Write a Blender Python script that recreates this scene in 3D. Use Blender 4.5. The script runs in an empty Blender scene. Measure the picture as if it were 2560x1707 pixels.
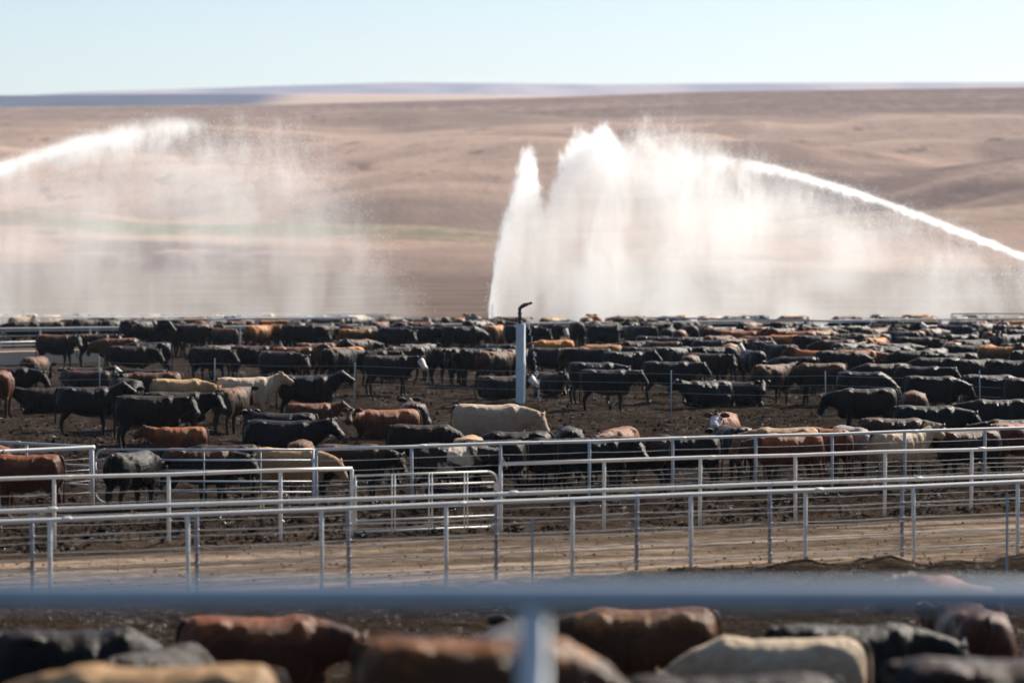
import bpy, bmesh, math, random
import numpy as np
from mathutils import Vector, Matrix, Euler

random.seed(7)
R = math.radians
sc = bpy.context.scene
COL = sc.collection

# ------------------------------------------------------------------ camera
H = 5.3                       # eye height (m)
FPX = 8000.0                  # focal length in pixels of the 2560 px wide photograph
PITCH = math.atan(253.5 / FPX)
cam_d = bpy.data.cameras.new('camera')
cam_d.sensor_width = 36.0
cam_d.lens = FPX / 2560 * 36.0
cam_d.clip_start = 0.5
cam_d.clip_end = 20000
cam_d.dof.use_dof = True
cam_d.dof.focus_distance = 76.0
cam_d.dof.aperture_fstop = 1.1
cam = bpy.data.objects.new('camera', cam_d)
COL.objects.link(cam)
cam.location = (0, 0, H)
cam.rotation_euler = (R(90) - PITCH, 0, 0)
sc.camera = cam

# ------------------------------------------------------------------ light
SUN_EL, SUN_AZ = R(37), R(42)      # azimuth measured from the view direction towards the right
world = bpy.data.worlds.new('World')
sc.world = world
world.use_nodes = True
wn = world.node_tree
sky = wn.nodes.new('ShaderNodeTexSky')
sky.sky_type = 'NISHITA'
sky.sun_disc = False
sky.sun_elevation = SUN_EL
sky.sun_rotation = SUN_AZ
sky.altitude = 300
sky.air_density = 1.0
sky.dust_density = 1.0
sky.ozone_density = 3.2
bg = wn.nodes['Background']
wn.links.new(sky.outputs[0], bg.inputs[0])
bg.inputs[1].default_value = 0.057
sun_d = bpy.data.lights.new('sun', 'SUN')
sun_d.energy = 5.0
sun_d.angle = R(0.53)
sun_d.color = (1.0, 0.915, 0.79)
sun = bpy.data.objects.new('sun', sun_d)
COL.objects.link(sun)
sdir = Vector((math.cos(SUN_EL) * math.sin(SUN_AZ), math.cos(SUN_EL) * math.cos(SUN_AZ), math.sin(SUN_EL)))
sun.rotation_euler = sdir.to_track_quat('Z', 'Y').to_euler()
sun.location = (30, 30, 60)

sc.view_settings.view_transform = 'Standard'
sc.view_settings.look = 'None'
sc.view_settings.gamma = 1.0
sc.view_settings.exposure = 1.05
sc.view_settings.use_curve_mapping = False
sc.render.engine = 'CYCLES'
cy = sc.cycles
cy.use_denoising = True
cy.denoiser = 'OPENIMAGEDENOISE'
cy.max_bounces = 6
cy.diffuse_bounces = 3
cy.glossy_bounces = 2
cy.transmission_bounces = 2
cy.volume_bounces = 2
cy.transparent_max_bounces = 6
cy.caustics_reflective = False
cy.caustics_refractive = False
cy.volume_step_rate = 1.0
cy.volume_max_steps = 128

# ------------------------------------------------------------------ helpers
CP, SP = math.cos(PITCH), math.sin(PITCH)

def ray(px, py):
    a = (px - 1280.0) / FPX
    b = (853.5 - py) / FPX
    return Vector((a, CP + b * SP, -SP + b * CP))

def on_plane(px, py, z=0.0):
    """world point where the sight line of a pixel meets the level z"""
    d = ray(px, py)
    t = (z - H) / d.z
    return Vector((d.x * t, d.y * t, z))

def at_depth(px, py, Y):
    d = ray(px, py)
    t = Y / d.y
    return Vector((d.x * t, Y, H + d.z * t))

def prop(o, label=None, cat=None, group=None, kind=None):
    if label: o['label'] = label
    if cat: o['category'] = cat
    if group: o['group'] = group
    if kind: o['kind'] = kind
    return o

def empty(name, loc=(0, 0, 0)):
    o = bpy.data.objects.new(name, None)
    COL.objects.link(o)
    o.location = loc
    o.empty_display_size = 0.2
    return o

def link_mesh(name, me, mat=None, parent=None, loc=None):
    o = bpy.data.objects.new(name, me)
    COL.objects.link(o)
    if mat is not None and not me.materials:
        me.materials.append(mat)
    if parent is not None:
        o.parent = parent
    if loc is not None:
        o.location = loc
    return o

def smooth(me, on=True):
    me.polygons.foreach_set('use_smooth', [on] * len(me.polygons))

def mesh_np(name, co, quads, sm=True):
    me = bpy.data.meshes.new(name)
    me.vertices.add(len(co))
    me.vertices.foreach_set('co', np.ascontiguousarray(co, dtype=np.float32).ravel())
    n = len(quads)
    k = quads.shape[1]
    me.loops.add(n * k)
    me.loops.foreach_set('vertex_index', np.ascontiguousarray(quads, dtype=np.int32).ravel())
    me.polygons.add(n)
    me.polygons.foreach_set('loop_start', np.arange(0, n * k, k, dtype=np.int32))
    me.update(calc_edges=True)
    me.validate()
    smooth(me, sm)
    return me

def tube(bm, pts, rad, seg=10, cap=True, flat=None):
    """lofted tube through points; rad a number or list; flat scales the second axis"""
    pts = [Vector(p) for p in pts]
    n = len(pts)
    if not hasattr(rad, '__len__'):
        rad = [rad] * n
    rings = []
    rings_a = []
    up0 = Vector((0, 0, 1))
    for i, p in enumerate(pts):
        if i == 0: t = pts[1] - pts[0]
        elif i == n - 1: t = pts[-1] - pts[-2]
        else: t = (pts[i + 1] - pts[i]).normalized() + (pts[i] - pts[i - 1]).normalized()
        t.normalize()
        ref = up0 if abs(t.z) < 0.95 else Vector((1, 0, 0))
        a = t.cross(ref).normalized()
        if rings_a and a.dot(rings_a[-1]) < 0: a = -a
        rings_a.append(a)
        b = a.cross(t).normalized()
        r = rad[i]
        ra, rb = (r, r) if not hasattr(r, '__len__') else r
        ring = []
        for k in range(seg):
            w = 2 * math.pi * k / seg
            ring.append(bm.verts.new(p + a * (math.cos(w) * ra) + b * (math.sin(w) * rb)))
        rings.append(ring)
    for i in range(n - 1):
        for k in range(seg):
            k2 = (k + 1) % seg
            bm.faces.new((rings[i][k], rings[i][k2], rings[i + 1][k2], rings[i + 1][k]))
    if cap:
        bm.faces.new(list(reversed(rings[0])))
        bm.faces.new(rings[-1])
    return rings

def box(bm, c, s, rot=None):
    m = Matrix.Translation(Vector(c))
    if rot is not None:
        m = m @ rot.to_4x4()
    m = m @ Matrix.Diagonal((s[0], s[1], s[2], 1))
    return bmesh.ops.create_cube(bm, size=1.0, matrix=m)

def ellipsoid(bm, c, r, rot=None, seg=14):
    m = Matrix.Translation(Vector(c))
    if rot is not None:
        m = m @ rot.to_4x4()
    m = m @ Matrix.Diagonal((r[0], r[1], r[2], 1))
    bmesh.ops.create_uvsphere(bm, u_segments=seg, v_segments=seg // 2 + 2, radius=1.0, matrix=m)

def bm_mesh(name, bm, sm=True):
    bmesh.ops.recalc_face_normals(bm, faces=bm.faces[:])
    me = bpy.data.meshes.new(name)
    bm.to_mesh(me)
    bm.free()
    smooth(me, sm)
    return me

# numpy value noise
_rng = np.random.RandomState(11)
_P = _rng.rand(512, 512).astype(np.float64)

def vnoise(x, y):
    xi = np.floor(x).astype(np.int64); yi = np.floor(y).astype(np.int64)
    fx = x - xi; fy = y - yi
    fx = fx * fx * fx * (fx * (fx * 6 - 15) + 10)
    fy = fy * fy * fy * (fy * (fy * 6 - 15) + 10)
    a = _P[xi & 511, yi & 511]; b = _P[(xi + 1) & 511, yi & 511]
    c = _P[xi & 511, (yi + 1) & 511]; d = _P[(xi + 1) & 511, (yi + 1) & 511]
    return (a + (b - a) * fx) * (1 - fy) + (c + (d - c) * fx) * fy - 0.5

def fbm(x, y, oct=4, gain=0.5):
    s = 0.0; a = 1.0
    for k in range(oct):
        s = s + a * vnoise(x * 2 ** k + 17.3 * k, y * 2 ** k + 5.1 * k)
        a *= gain
    return s

def sstep(a, b, x):
    t = np.clip((x - a) / (b - a), 0, 1)
    return t * t * (3 - 2 * t)

# ------------------------------------------------------------------ node helpers
class NT:
    def __init__(self, mat):
        mat.use_nodes = True
        self.t = mat.node_tree
        self.t.nodes.clear()
        self.out = self.t.nodes.new('ShaderNodeOutputMaterial')
    def node(self, typ, **kw):
        n = self.t.nodes.new(typ)
        for k, v in kw.items():
            setattr(n, k, v)
        return n
    def put(self, sock, v):
        if v is None: return
        if hasattr(v, 'is_linked') or hasattr(v, 'links'):
            self.t.links.new(v, sock)
        else:
            if hasattr(sock.default_value, '__len__') and len(sock.default_value) == 4 and len(v) == 3:
                v = (*v, 1)
            sock.default_value = v
    def m(self, op, a, b=None, c=None, clamp=False):
        n = self.node('ShaderNodeMath', operation=op, use_clamp=clamp)
        self.put(n.inputs[0], a)
        if b is not None: self.put(n.inputs[1], b)
        if c is not None: self.put(n.inputs[2], c)
        return n.outputs[0]
    def add(self, a, b): return self.m('ADD', a, b)
    def sub(self, a, b): return self.m('SUBTRACT', a, b)
    def mul(self, a, b): return self.m('MULTIPLY', a, b)
    def mix(self, f, a, b, typ='MIX'):
        n = self.node('ShaderNodeMix', data_type='RGBA', blend_type=typ)
        n.clamp_factor = True
        self.put(n.inputs[0], f)
        self.put(n.inputs[6], a)
        self.put(n.inputs[7], b)
        return n.outputs[2]
    def rng(self, v, a, b, c=0.0, d=1.0, interp='SMOOTHSTEP'):
        n = self.node('ShaderNodeMapRange', interpolation_type=interp)
        n.clamp = True if interp == 'LINEAR' else n.clamp
        self.put(n.inputs[0], v)
        for i, q in enumerate((a, b, c, d)):
            self.put(n.inputs[1 + i], q)
        return n.outputs[0]
    def coord(self, which='Object'):
        return self.node('ShaderNodeTexCoord').outputs[which]
    def mapping(self, v, scale=(1, 1, 1), rot=(0, 0, 0), loc=(0, 0, 0)):
        n = self.node('ShaderNodeMapping')
        self.put(n.inputs[0], v)
        n.inputs['Location'].default_value = loc
        n.inputs['Rotation'].default_value = rot
        n.inputs['Scale'].default_value = scale
        return n.outputs[0]
    def noise(self, v, scale, detail=4, rough=0.55, dist=0.0, dims='3D'):
        n = self.node('ShaderNodeTexNoise', noise_dimensions=dims)
        self.put(n.inputs['Vector'], v)
        n.inputs['Scale'].default_value = scale
        n.inputs['Detail'].default_value = detail
        n.inputs['Roughness'].default_value = rough
        n.inputs['Distortion'].default_value = dist
        return n.outputs[0]
    def attr(self, name):
        n = self.node('ShaderNodeAttribute', attribute_name=name)
        return n.outputs['Fac']
    def bump(self, h, strength=0.5, dist=0.02, normal=None):
        n = self.node('ShaderNodeBump')
        n.inputs['Strength'].default_value = strength
        n.inputs['Distance'].default_value = dist
        self.put(n.inputs['Height'], h)
        if normal is not None: self.put(n.inputs['Normal'], normal)
        return n.outputs[0]
    def curve(self, v, pts):
        n = self.node('ShaderNodeFloatCurve')
        self.put(n.inputs['Value'], v)
        c = n.mapping.curves[0]
        pts = sorted(pts)
        c.points[0].location = pts[0]
        c.points[1].location = pts[-1]
        for p in pts[1:-1]:
            c.points.new(*p)
        for p in c.points: p.handle_type = 'AUTO_CLAMPED'
        n.mapping.update()
        return n.outputs[0]
    def earth(self, col, normal, wet=None, gloss=0.0, rough=0.3):
        d = self.node('ShaderNodeBsdfDiffuse')
        self.put(d.inputs['Color'], col); self.put(d.inputs['Normal'], normal)
        d.inputs['Roughness'].default_value = 0.6
        if wet is None:
            self.t.links.new(d.outputs[0], self.out.inputs['Surface']); return
        g = self.node('ShaderNodeBsdfGlossy')
        self.put(g.inputs['Roughness'], rough); self.put(g.inputs['Normal'], normal)
        x = self.node('ShaderNodeMixShader')
        self.put(x.inputs[0], self.mul(wet, gloss))
        self.t.links.new(d.outputs[0], x.inputs[1]); self.t.links.new(g.outputs[0], x.inputs[2])
        self.t.links.new(x.outputs[0], self.out.inputs['Surface'])
    def principled(self, col, rough=0.6, metal=0.0, normal=None, spec=0.5, sheen=0.0, coat=0.0):
        n = self.node('ShaderNodeBsdfPrincipled')
        self.put(n.inputs['Base Color'], col)
        self.put(n.inputs['Roughness'], rough)
        self.put(n.inputs['Metallic'], metal)
        self.put(n.inputs['Specular IOR Level'], spec)
        if sheen:
            n.inputs['Sheen Weight'].default_value = sheen
            n.inputs['Sheen Roughness'].default_value = 0.4
        if coat: n.inputs['Coat Weight'].default_value = coat
        if normal is not None: self.put(n.inputs['Normal'], normal)
        self.t.links.new(n.outputs[0], self.out.inputs['Surface'])
        return n

def newmat(name):
    return bpy.data.materials.new(name)

# ------------------------------------------------------------------ layout of the yard
# fence lines: two points of the top rail each (pixel x, pixel y of rail), with the rail's height
F1H, F2H, F3H, F4H, FBH = 1.34, 1.25, 1.25, 1.22, 1.28
def line(pa, pb, h):
    a = on_plane(pa[0], pa[1], h); b = on_plane(pb[0], pb[1], h)
    return Vector((a.x, a.y, 0)), Vector((b.x, b.y, 0))
L1 = line((78, 1275), (2258, 1198), F1H)
L2 = line((122, 1299), (2547, 1205), F2H)
L3 = line((133, 1194), (2430, 1123), F3H)
L4 = line((790, 1123), (2464, 1073), F4H)
LB = line((0, 822), (2560, 796), FBH)
d3 = (L3[1] - L3[0]).normalized()
NV = Vector((-d3.y, d3.x, 0))
def vof(p): return p.x * NV.x + p.y * NV.y
V1 = vof((L1[0] + L1[1]) / 2); V2 = vof((L2[0] + L2[1]) / 2)
V3 = vof((L3[0] + L3[1]) / 2); V4 = vof((L4[0] + L4[1]) / 2); VB = vof((LB[0] + LB[1]) / 2)

def line_v(L, u):      # v of a fence line at along-coordinate u
    ua = L[0].dot(d3); ub = L[1].dot(d3)
    va = vof(L[0]); vb = vof(L[1])
    return va + (vb - va) * (u - ua) / (ub - ua)

def height(X, Y):
    X = np.asarray(X, dtype=np.float64); Y = np.asarray(Y, dtype=np.float64)
    u = X * d3.x + Y * d3.y
    v = X * NV.x + Y * NV.y
    # raised bank where the photographer stands
    z = 2.65 * (1 - sstep(15.5, 26.0, Y))
    lane = sstep(V2 - 0.1, V2 + 0.7, v) * (1 - sstep(V3 - 0.9, V3 + 0.1, v))
    pen = 1 - lane
    near = 1 - sstep(150, 260, Y)
    rough = 0.10 * fbm(X * 0.35, Y * 0.35, 3) + 0.11 * fbm(X * 1.3 + 9, Y * 1.3, 3) + 0.07 * np.abs(fbm(X * 4.1, Y * 4.1 + 3, 3)) - 0.05 * np.maximum(fbm(X * 2.3 + 40, Y * 2.3, 2), 0)
    z = z + pen * near * rough * sstep(20, 29, Y)
    # tyre ruts along the lane
    z = z + lane * (0.05 * fbm(u * 0.05, v * 1.6, 3) + 0.02 * fbm(u * 0.25, v * 5.0, 2) + 0.012 * fbm(X * 5, Y * 5, 2))
    # churned ridges along the fences
    z = z + 0.16 * np.exp(-((v - (V3 + 1.9)) / 1.0) ** 2) * (0.8 + 1.2 * fbm(u * 0.8, v * 0.8, 3))
    rt = sstep(-4, 9, u - (L1[0].dot(d3) + L1[1].dot(d3)) / 2)
    z = z + (0.02 + 0.05 * rt) * np.exp(-((v - (V1 - 0.1)) / 0.75) ** 2) * (0.6 + 1.3 * fbm(u * 2.2, v * 2.6, 4))
    z = z + 0.10 * np.exp(-((v - (V1 - 3.0)) / 1.4) ** 2) * (0.6 + 1.8 * np.abs(fbm(u * 1.5, v * 1.5, 4)))
    return z

def hz(x, y): return float(height(np.array([x]), np.array([y]))[0])

# ------------------------------------------------------------------ materials of the ground
def mat_ground():
    m = newmat('wet_trampled_mud'); n = NT(m)
    p = n.coord('Object')
    big = n.noise(p, 0.22, 4, 0.6)
    mid = n.noise(p, 1.7, 5, 0.6)
    fine = n.noise(p, 9.0, 5, 0.65)
    clod = n.noise(p, 26.0, 3, 0.6)
    dark = (0.022, 0.015, 0.011); lite = (0.085, 0.060, 0.042)
    c = n.mix(n.rng(n.add(n.mul(mid, 0.55), n.mul(fine, 0.55)), 0.40, 0.72), dark, lite)
    c = n.mix(n.rng(big, 0.52, 0.75, 0, 0.55), c, (0.085, 0.06, 0.041))
    c = n.mix(n.rng(clod, 0.5, 0.8, 0, 0.4), c, (0.085, 0.062, 0.045))
    dry = n.attr('dry')
    c = n.mix(n.mul(dry, n.rng(mid, 0.25, 0.6)), c, (0.17, 0.12, 0.082))
    # open field beyond the pens
    fld = n.attr('field')
    rows = n.noise(n.mapping(p, (0.07, 0.09, 1)), 1.0, 5, 0.65, 0.6)
    spk = n.noise(p, 1.3, 4, 0.7)
    fc = n.mix(n.rng(n.add(n.mul(rows, 0.7), n.mul(spk, 0.3)), 0.35, 0.65), (0.22, 0.165, 0.135), (0.34, 0.255, 0.21))
    c = n.mix(fld, c, fc)
    # puddled, trampled patches shine
    wetn = n.noise(p, 0.9, 4, 0.65)
    wet = n.mul(n.rng(wetn, 0.46, 0.62), n.sub(1.0, n.m('MAXIMUM', fld, dry)))
    rough = n.sub(0.85, n.mul(wet, n.add(0.30, n.mul(fine, 0.5))))
    h = n.add(n.mul(fine, 1.0), n.mul(clod, 0.45))
    b = n.bump(h, 1.0, 0.16)
    n.earth(c, b, n.mul(wet, n.rng(n.noise(p, 9.0, 4, 0.7), 0.52, 0.64)), 0.20, 0.24)
    return m

def mat_lane():
    m = newmat('dry_packed_lane_dirt'); n = NT(m)
    p = n.coord('Object')
    ang = math.atan2(d3.y, d3.x)
    q = n.mapping(p, (1, 1, 1), (0, 0, -ang))
    q1 = n.mapping(q, (0.10, 1.5, 1)); q2 = n.mapping(q, (0.35, 4.2, 1))
    a = n.noise(q1, 1.0, 5, 0.65, 0.6); b_ = n.noise(q2, 1.0, 5, 0.7, 0.4)
    g = n.noise(p, 14.0, 5, 0.7); g2 = n.noise(p, 3.0, 4, 0.65)
    s = n.add(n.mul(a, 0.5), n.add(n.mul(b_, 0.30), n.mul(g2, 0.20)))
    c = n.mix(n.rng(s, 0.44, 0.62), (0.12, 0.087, 0.062), (0.52, 0.385, 0.275))
    c = n.mix(n.rng(g, 0.48, 0.75, 0, 0.6), c, (0.15, 0.105, 0.07))
    e = n.attr('edge')
    c = n.mix(n.mul(e, n.rng(g2, 0.2, 0.55)), c, (0.055, 0.038, 0.026))
    b = n.bump(n.add(n.mul(b_, 0.8), n.mul(g, 0.6)), 0.9, 0.06)
    n.earth(c, b)
    return m

def mat_hills():
    m = newmat('dry_grass_hills'); n = NT(m)
    p = n.coord('Object')
    swirl = n.noise(p, 0.004, 3, 0.5)
    bandv = n.mapping(p, (0.0022, 0.012, 0.03))
    band = n.noise(bandv, 1.0, 5, 0.6, 0.8)
    patch = n.noise(p, 0.011, 5, 0.6, 0.5)
    fine = n.noise(n.mapping(p, (0.16, 0.05, 0.3)), 1.0, 4, 0.7)
    t = n.add(n.mul(band, 0.6), n.mul(patch, 0.4))
    c = n.mix(n.rng(t, 0.38, 0.62), (0.32, 0.232, 0.185), (0.62, 0.432, 0.33))
    c = n.mix(n.rng(fine, 0.45, 0.75, 0, 0.5), c, (0.33, 0.245, 0.20))
    scrub = n.noise(n.mapping(p, (0.10, 0.05, 0.1)), 1.0, 3, 0.6)
    c = n.mix(n.mul(n.rng(scrub, 0.60, 0.68), n.rng(patch, 0.40, 0.60, 0.05, 0.6)), c, (0.16, 0.125, 0.10))
    hi = n.attr('brush')
    c = n.mix(n.mul(hi, n.rng(n.add(n.mul(patch, 0.5), n.mul(fine, 0.5)), 0.34, 0.55)), c, (0.165, 0.118, 0.115))
    gr = n.attr('green')
    c = n.mix(n.mul(gr, n.rng(n.add(n.mul(fine, 0.6), n.mul(patch, 0.4)), 0.3, 0.55)), c, (0.24, 0.24, 0.15))
    n.earth(c, n.bump(fine, 0.6, 1.2))
    return m

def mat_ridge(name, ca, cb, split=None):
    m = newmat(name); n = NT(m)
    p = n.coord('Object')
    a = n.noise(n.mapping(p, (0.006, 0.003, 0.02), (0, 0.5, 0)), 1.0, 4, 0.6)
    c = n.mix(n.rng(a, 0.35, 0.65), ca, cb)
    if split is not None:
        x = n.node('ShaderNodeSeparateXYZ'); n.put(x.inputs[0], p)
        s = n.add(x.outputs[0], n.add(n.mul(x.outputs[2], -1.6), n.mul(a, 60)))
        c = n.mix(n.rng(s, split - 12, split + 30), c, (0.37, 0.275, 0.22))  # tan painted for the face towards the light, dark colour left as shade
    n.principled(c, 0.95, spec=0.1)
    return m

M_GROUND = mat_ground(); M_LANE = mat_lane(); M_HILLS = mat_hills()

# ------------------------------------------------------------------ ground sheet and lane
def build_ground():
    ys = np.concatenate([np.linspace(-60, 14, 26), np.geomspace(14.5, 540, 620)])
    NX = 520
    t = np.linspace(-1, 1, NX)
    hw = np.where(ys < 14, 45.0, 30 + 0.27 * np.maximum(ys, 0))
    X = hw[:, None] * t[None, :]
    Yg = np.repeat(ys[:, None], NX, 1)
    Z = height(X, Yg)
    Z = Z - 1.2 * sstep(470, 540, Yg)            # dips under the foot of the hills
    co = np.stack([X, Yg, Z], -1).reshape(-1, 3)
    i = np.arange(len(ys) - 1)[:, None] * NX + np.arange(NX - 1)[None, :]
    quads = np.stack([i, i + 1, i + NX + 1, i + NX], -1).reshape(-1, 4)
    cx = co[quads].mean(1)
    v = cx[:, 0] * NV.x + cx[:, 1] * NV.y
    u = cx[:, 0] * d3.x + cx[:, 1] * d3.y
    wob = 0.35 * fbm(u * 0.35, v * 0.1 + 3, 3)
    lane = (v > V2 + 0.15 + wob) & (v < V3 - 0.25 + wob) & (cx[:, 1] > 20)
    v2 = co[:, 0] * NV.x + co[:, 1] * NV.y
    u2 = co[:, 0] * d3.x + co[:, 1] * d3.y
    field = sstep(185, 235, co[:, 1])
    dry = np.exp(-((v2 - (V3 + 0.2)) / 0.7) ** 2) * 0.6
    dry = np.maximum(dry, 0.75 * np.exp(-((v2 - (V2 + 0.1)) / 0.6) ** 2))
    left = 1 - sstep(-3, 6, u2 - (L1[0].dot(d3) + L1[1].dot(d3)) / 2)
    dry = np.maximum(dry, left * 0.55 * np.exp(-((v2 - (V1 - 1.2)) / 1.6) ** 2))
    edge = np.maximum(1 - sstep(0, 1.3, (V3 - 0.25) - v2 + 0.5 * fbm(u2 * 0.4, v2, 3)), 0.0)
    for nm, mask, mat in (('ground', ~lane, M_GROUND), ('dirt_lane', lane, M_LANE)):
        q = quads[mask]
        used = np.unique(q)
        remap = np.full(len(co), -1, dtype=np.int64); remap[used] = np.arange(len(used))
        me = mesh_np(nm, co[used], remap[q])
        for an, arr in (('dry', dry), ('field', field), ('edge', edge)):
            at = me.attributes.new(an, 'FLOAT', 'POINT')
            at.data.foreach_set('value', arr[used].astype(np.float32))
        o = link_mesh(nm, me, mat)
        prop(o, kind='structure')
build_ground()

def build_clods(name, label, count, region, sizes, mat, seed):
    """loose lumps lying on the ground: one jittered octahedron each, joined into one mesh"""
    rg = np.random.RandomState(seed)
    P0 = region(rg, count)
    n_ = len(P0)
    z = height(P0[:, 0], P0[:, 1])
    r = sizes[0] * np.exp(rg.rand(n_) ** 2.2 * math.log(sizes[1] / sizes[0]))
    octa = np.array([[1, 0, 0], [-1, 0, 0], [0, 1, 0], [0, -1, 0], [0, 0, 0.8], [0, 0, -0.6]], dtype=np.float64)
    v = octa[None] * (0.6 + 0.8 * rg.rand(n_, 6, 1)) + 0.25 * rg.randn(n_, 6, 3)
    ang = rg.rand(n_) * 6.283
    ca, sa = np.cos(ang)[:, None], np.sin(ang)[:, None]
    vx = v[..., 0] * ca - v[..., 1] * sa; vy = v[..., 0] * sa + v[..., 1] * ca
    v = np.stack([vx, vy, v[..., 2]], -1) * r[:, None, None]
    v += np.stack([P0[:, 0], P0[:, 1], z + r * 0.15], -1)[:, None]
    f = np.array([[0, 2, 4], [2, 1, 4], [1, 3, 4], [3, 0, 4], [2, 0, 5], [1, 2, 5], [3, 1, 5], [0, 3, 5]])
    q = (f[None] + (np.arange(n_) * 6)[:, None, None]).reshape(-1, 3)
    me = mesh_np(name, v.reshape(-1, 3), q, False)
    prop(link_mesh(name, me, mat), label, 'clods', kind='stuff')

def reg_pen(rg, n_):
    Y = 1 / (1 / 130.0 + rg.rand(n_) * (1 / 44.0 - 1 / 130.0))
    X = (rg.rand(n_) * 2 - 1) * (0.185 * Y + 1)
    v = X * NV.x + Y * NV.y
    k = (v > V3 - 0.3)
    clump = fbm(X * 0.6, Y * 0.6 + 4, 3) > rg.rand(n_) * 0.9 - 0.55
    return np.stack([X, Y], -1)[k & clump]
def reg_lane(rg, n_):
    Y = 36 + rg.rand(n_) * 40
    X = (rg.rand(n_) * 2 - 1) * (0.185 * Y + 1)
    v = X * NV.x + Y * NV.y
    e = np.maximum(np.exp(-((v - V1) / 0.8) ** 2), np.maximum(np.exp(-((v - V3) / 0.9) ** 2), 0.75 * (v < V1)))
    e = np.maximum(e * (0.3 + 1.4 * (fbm(X * 0.5, Y * 0.5, 3) > 0.0)), 0.25)
    k = (v < V3 + 0.4) & (rg.rand(n_) < e)
    return np.stack([X, Y], -1)[k]
build_clods('mud_clods', 'loose dark clods trampled over the pen floor', 70000, reg_pen, (0.016, 0.085), M_GROUND, 4)
build_clods('lane_clods', 'small crumbs of earth scattered along the dirt lane', 60000, reg_lane, (0.008, 0.034), M_LANE, 5)

# ------------------------------------------------------------------ hills
def z_at(py, Y): return H + (600.0 - py) / FPX * Y

def build_hills():
    ys = np.concatenate([np.linspace(470, 1500, 330), np.linspace(1504, 1900, 40)])
    NX = 420
    t = np.linspace(-1, 1, NX)
    X = (120 + 0.30 * ys)[:, None] * t[None, :]
    Y = np.repeat(ys[:, None], NX, 1)
    px = X / Y * FPX + 1280
    crest_py = np.interp(px, [-3000, 0, 740, 1300, 1800, 2560, 5000], [280, 270, 262, 246, 229, 219, 205])
    crest = H + (600 - crest_py) / FPX * 1500
    tt = np.clip((Y - 470) / 1030, 0, 1)
    prof = 0.30 * tt + 0.70 * tt ** 1.5
    z = crest * prof
    und = 15 * fbm(X / 190 + 3, Y / 150, 4) + 5 * np.abs(fbm(X / 90 + 9, Y / 120 + 4, 3))
    swale = 9.0 * np.sin(X / 95.0 + Y / 140.0 + 2.5 * fbm(X / 300, Y / 300, 2)) * (0.4 + fbm(X / 260 + 7, Y / 260, 2))
    w = sstep(0.0, 0.22, tt) * (1 - sstep(0.62, 0.92, tt))
    z = z + (und + swale) * w
    z = z - 0.10 * np.maximum(Y - 1500, 0)
    z = z - 0.6 * (1 - sstep(470, 520, Y))
    co = np.stack([X, Y, z], -1).reshape(-1, 3)
    i = np.arange(len(ys) - 1)[:, None] * NX + np.arange(NX - 1)[None, :]
    quads = np.stack([i, i + 1, i + NX + 1, i + NX], -1).reshape(-1, 4)
    me = mesh_np('hills', co, quads)
    brush = (sstep(0.72, 0.86, tt + 0.12 * fbm(X / 160, Y / 90, 3)) * (1 - sstep(0.985, 1.0, tt)) * 0.6)
    brush = np.maximum(brush, 0.7 * sstep(0.1, 0.35, fbm(X / 120 + 2, Y / 60 + 8, 3)) * (1 - sstep(0.3, 0.5, tt)))
    px_ = X / Y * FPX + 1280
    brush = np.maximum(brush, 0.95 * np.exp(-((px_ - 460) / 300) ** 4) * sstep(0.005, 0.03, tt) * (1 - sstep(0.075, 0.11, tt)))
    tg = tt + 0.05 * fbm(X / 80 + 1, Y / 80, 3)
    green = sstep(0.10, 0.15, tg) * (1 - sstep(0.20, 0.27, tg)) * sstep(-0.3, 0.25, fbm(X / 60 + 5, Y / 200 + 2, 3) + 0.15) * (1 - 0.85 * sstep(1150, 1500, px_))
    for an, arr in (('brush', brush), ('green', green)):
        a = me.attributes.new(an, 'FLOAT', 'POINT'); a.data.foreach_set('value', arr.ravel().astype(np.float32))
    prop(link_mesh('hills', me, M_HILLS), kind='structure')

def build_ridge(name, prof_px, prof_py, Y0, depth, mat, amp):
    ys = np.concatenate([np.linspace(Y0 - depth, Y0, 40), np.linspace(Y0 + 5, Y0 + depth, 20)])
    px = np.linspace(prof_px[0], prof_px[-1], 320)
    X = (px - 1280)[None, :] / FPX * Y0 * np.ones((len(ys), 1))
    Y = np.repeat(ys[:, None], 320, 1)
    top = H + (600 - np.interp(px, prof_px, prof_py))[None, :] / FPX * Y0
    k = np.clip((Y - (Y0 - depth)) / depth, 0, 1)
    z = top * (k ** 0.75) + amp * fbm(X / 130, Y / 130, 4) * np.sin(math.pi * k)
    z = z - 0.25 * np.maximum(Y - Y0, 0)
    co = np.stack([X, Y, z], -1).reshape(-1, 3)
    i = np.arange(len(ys) - 1)[:, None] * 320 + np.arange(319)[None, :]
    quads = np.stack([i, i + 1, i + 321, i + 320], -1).reshape(-1, 4)
    prop(link_mesh(name, mesh_np(name, co, quads), mat), kind='structure')

build_hills()
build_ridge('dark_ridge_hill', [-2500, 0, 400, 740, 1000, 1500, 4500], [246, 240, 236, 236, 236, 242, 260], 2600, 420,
            mat_ridge('painted_shade_haze_slope', (0.025, 0.042, 0.085), (0.05, 0.068, 0.115), split=-352), 9)  # dark blue paints the slope's shade and the haze before it
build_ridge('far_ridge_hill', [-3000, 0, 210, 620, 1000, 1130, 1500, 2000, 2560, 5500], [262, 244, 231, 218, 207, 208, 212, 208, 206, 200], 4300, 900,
            mat_ridge('haze_tinted_grass_ridge', (0.15, 0.15, 0.21), (0.27, 0.24, 0.27)), 26)  # blue-violet of distant haze mixed into the grass colour

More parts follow.
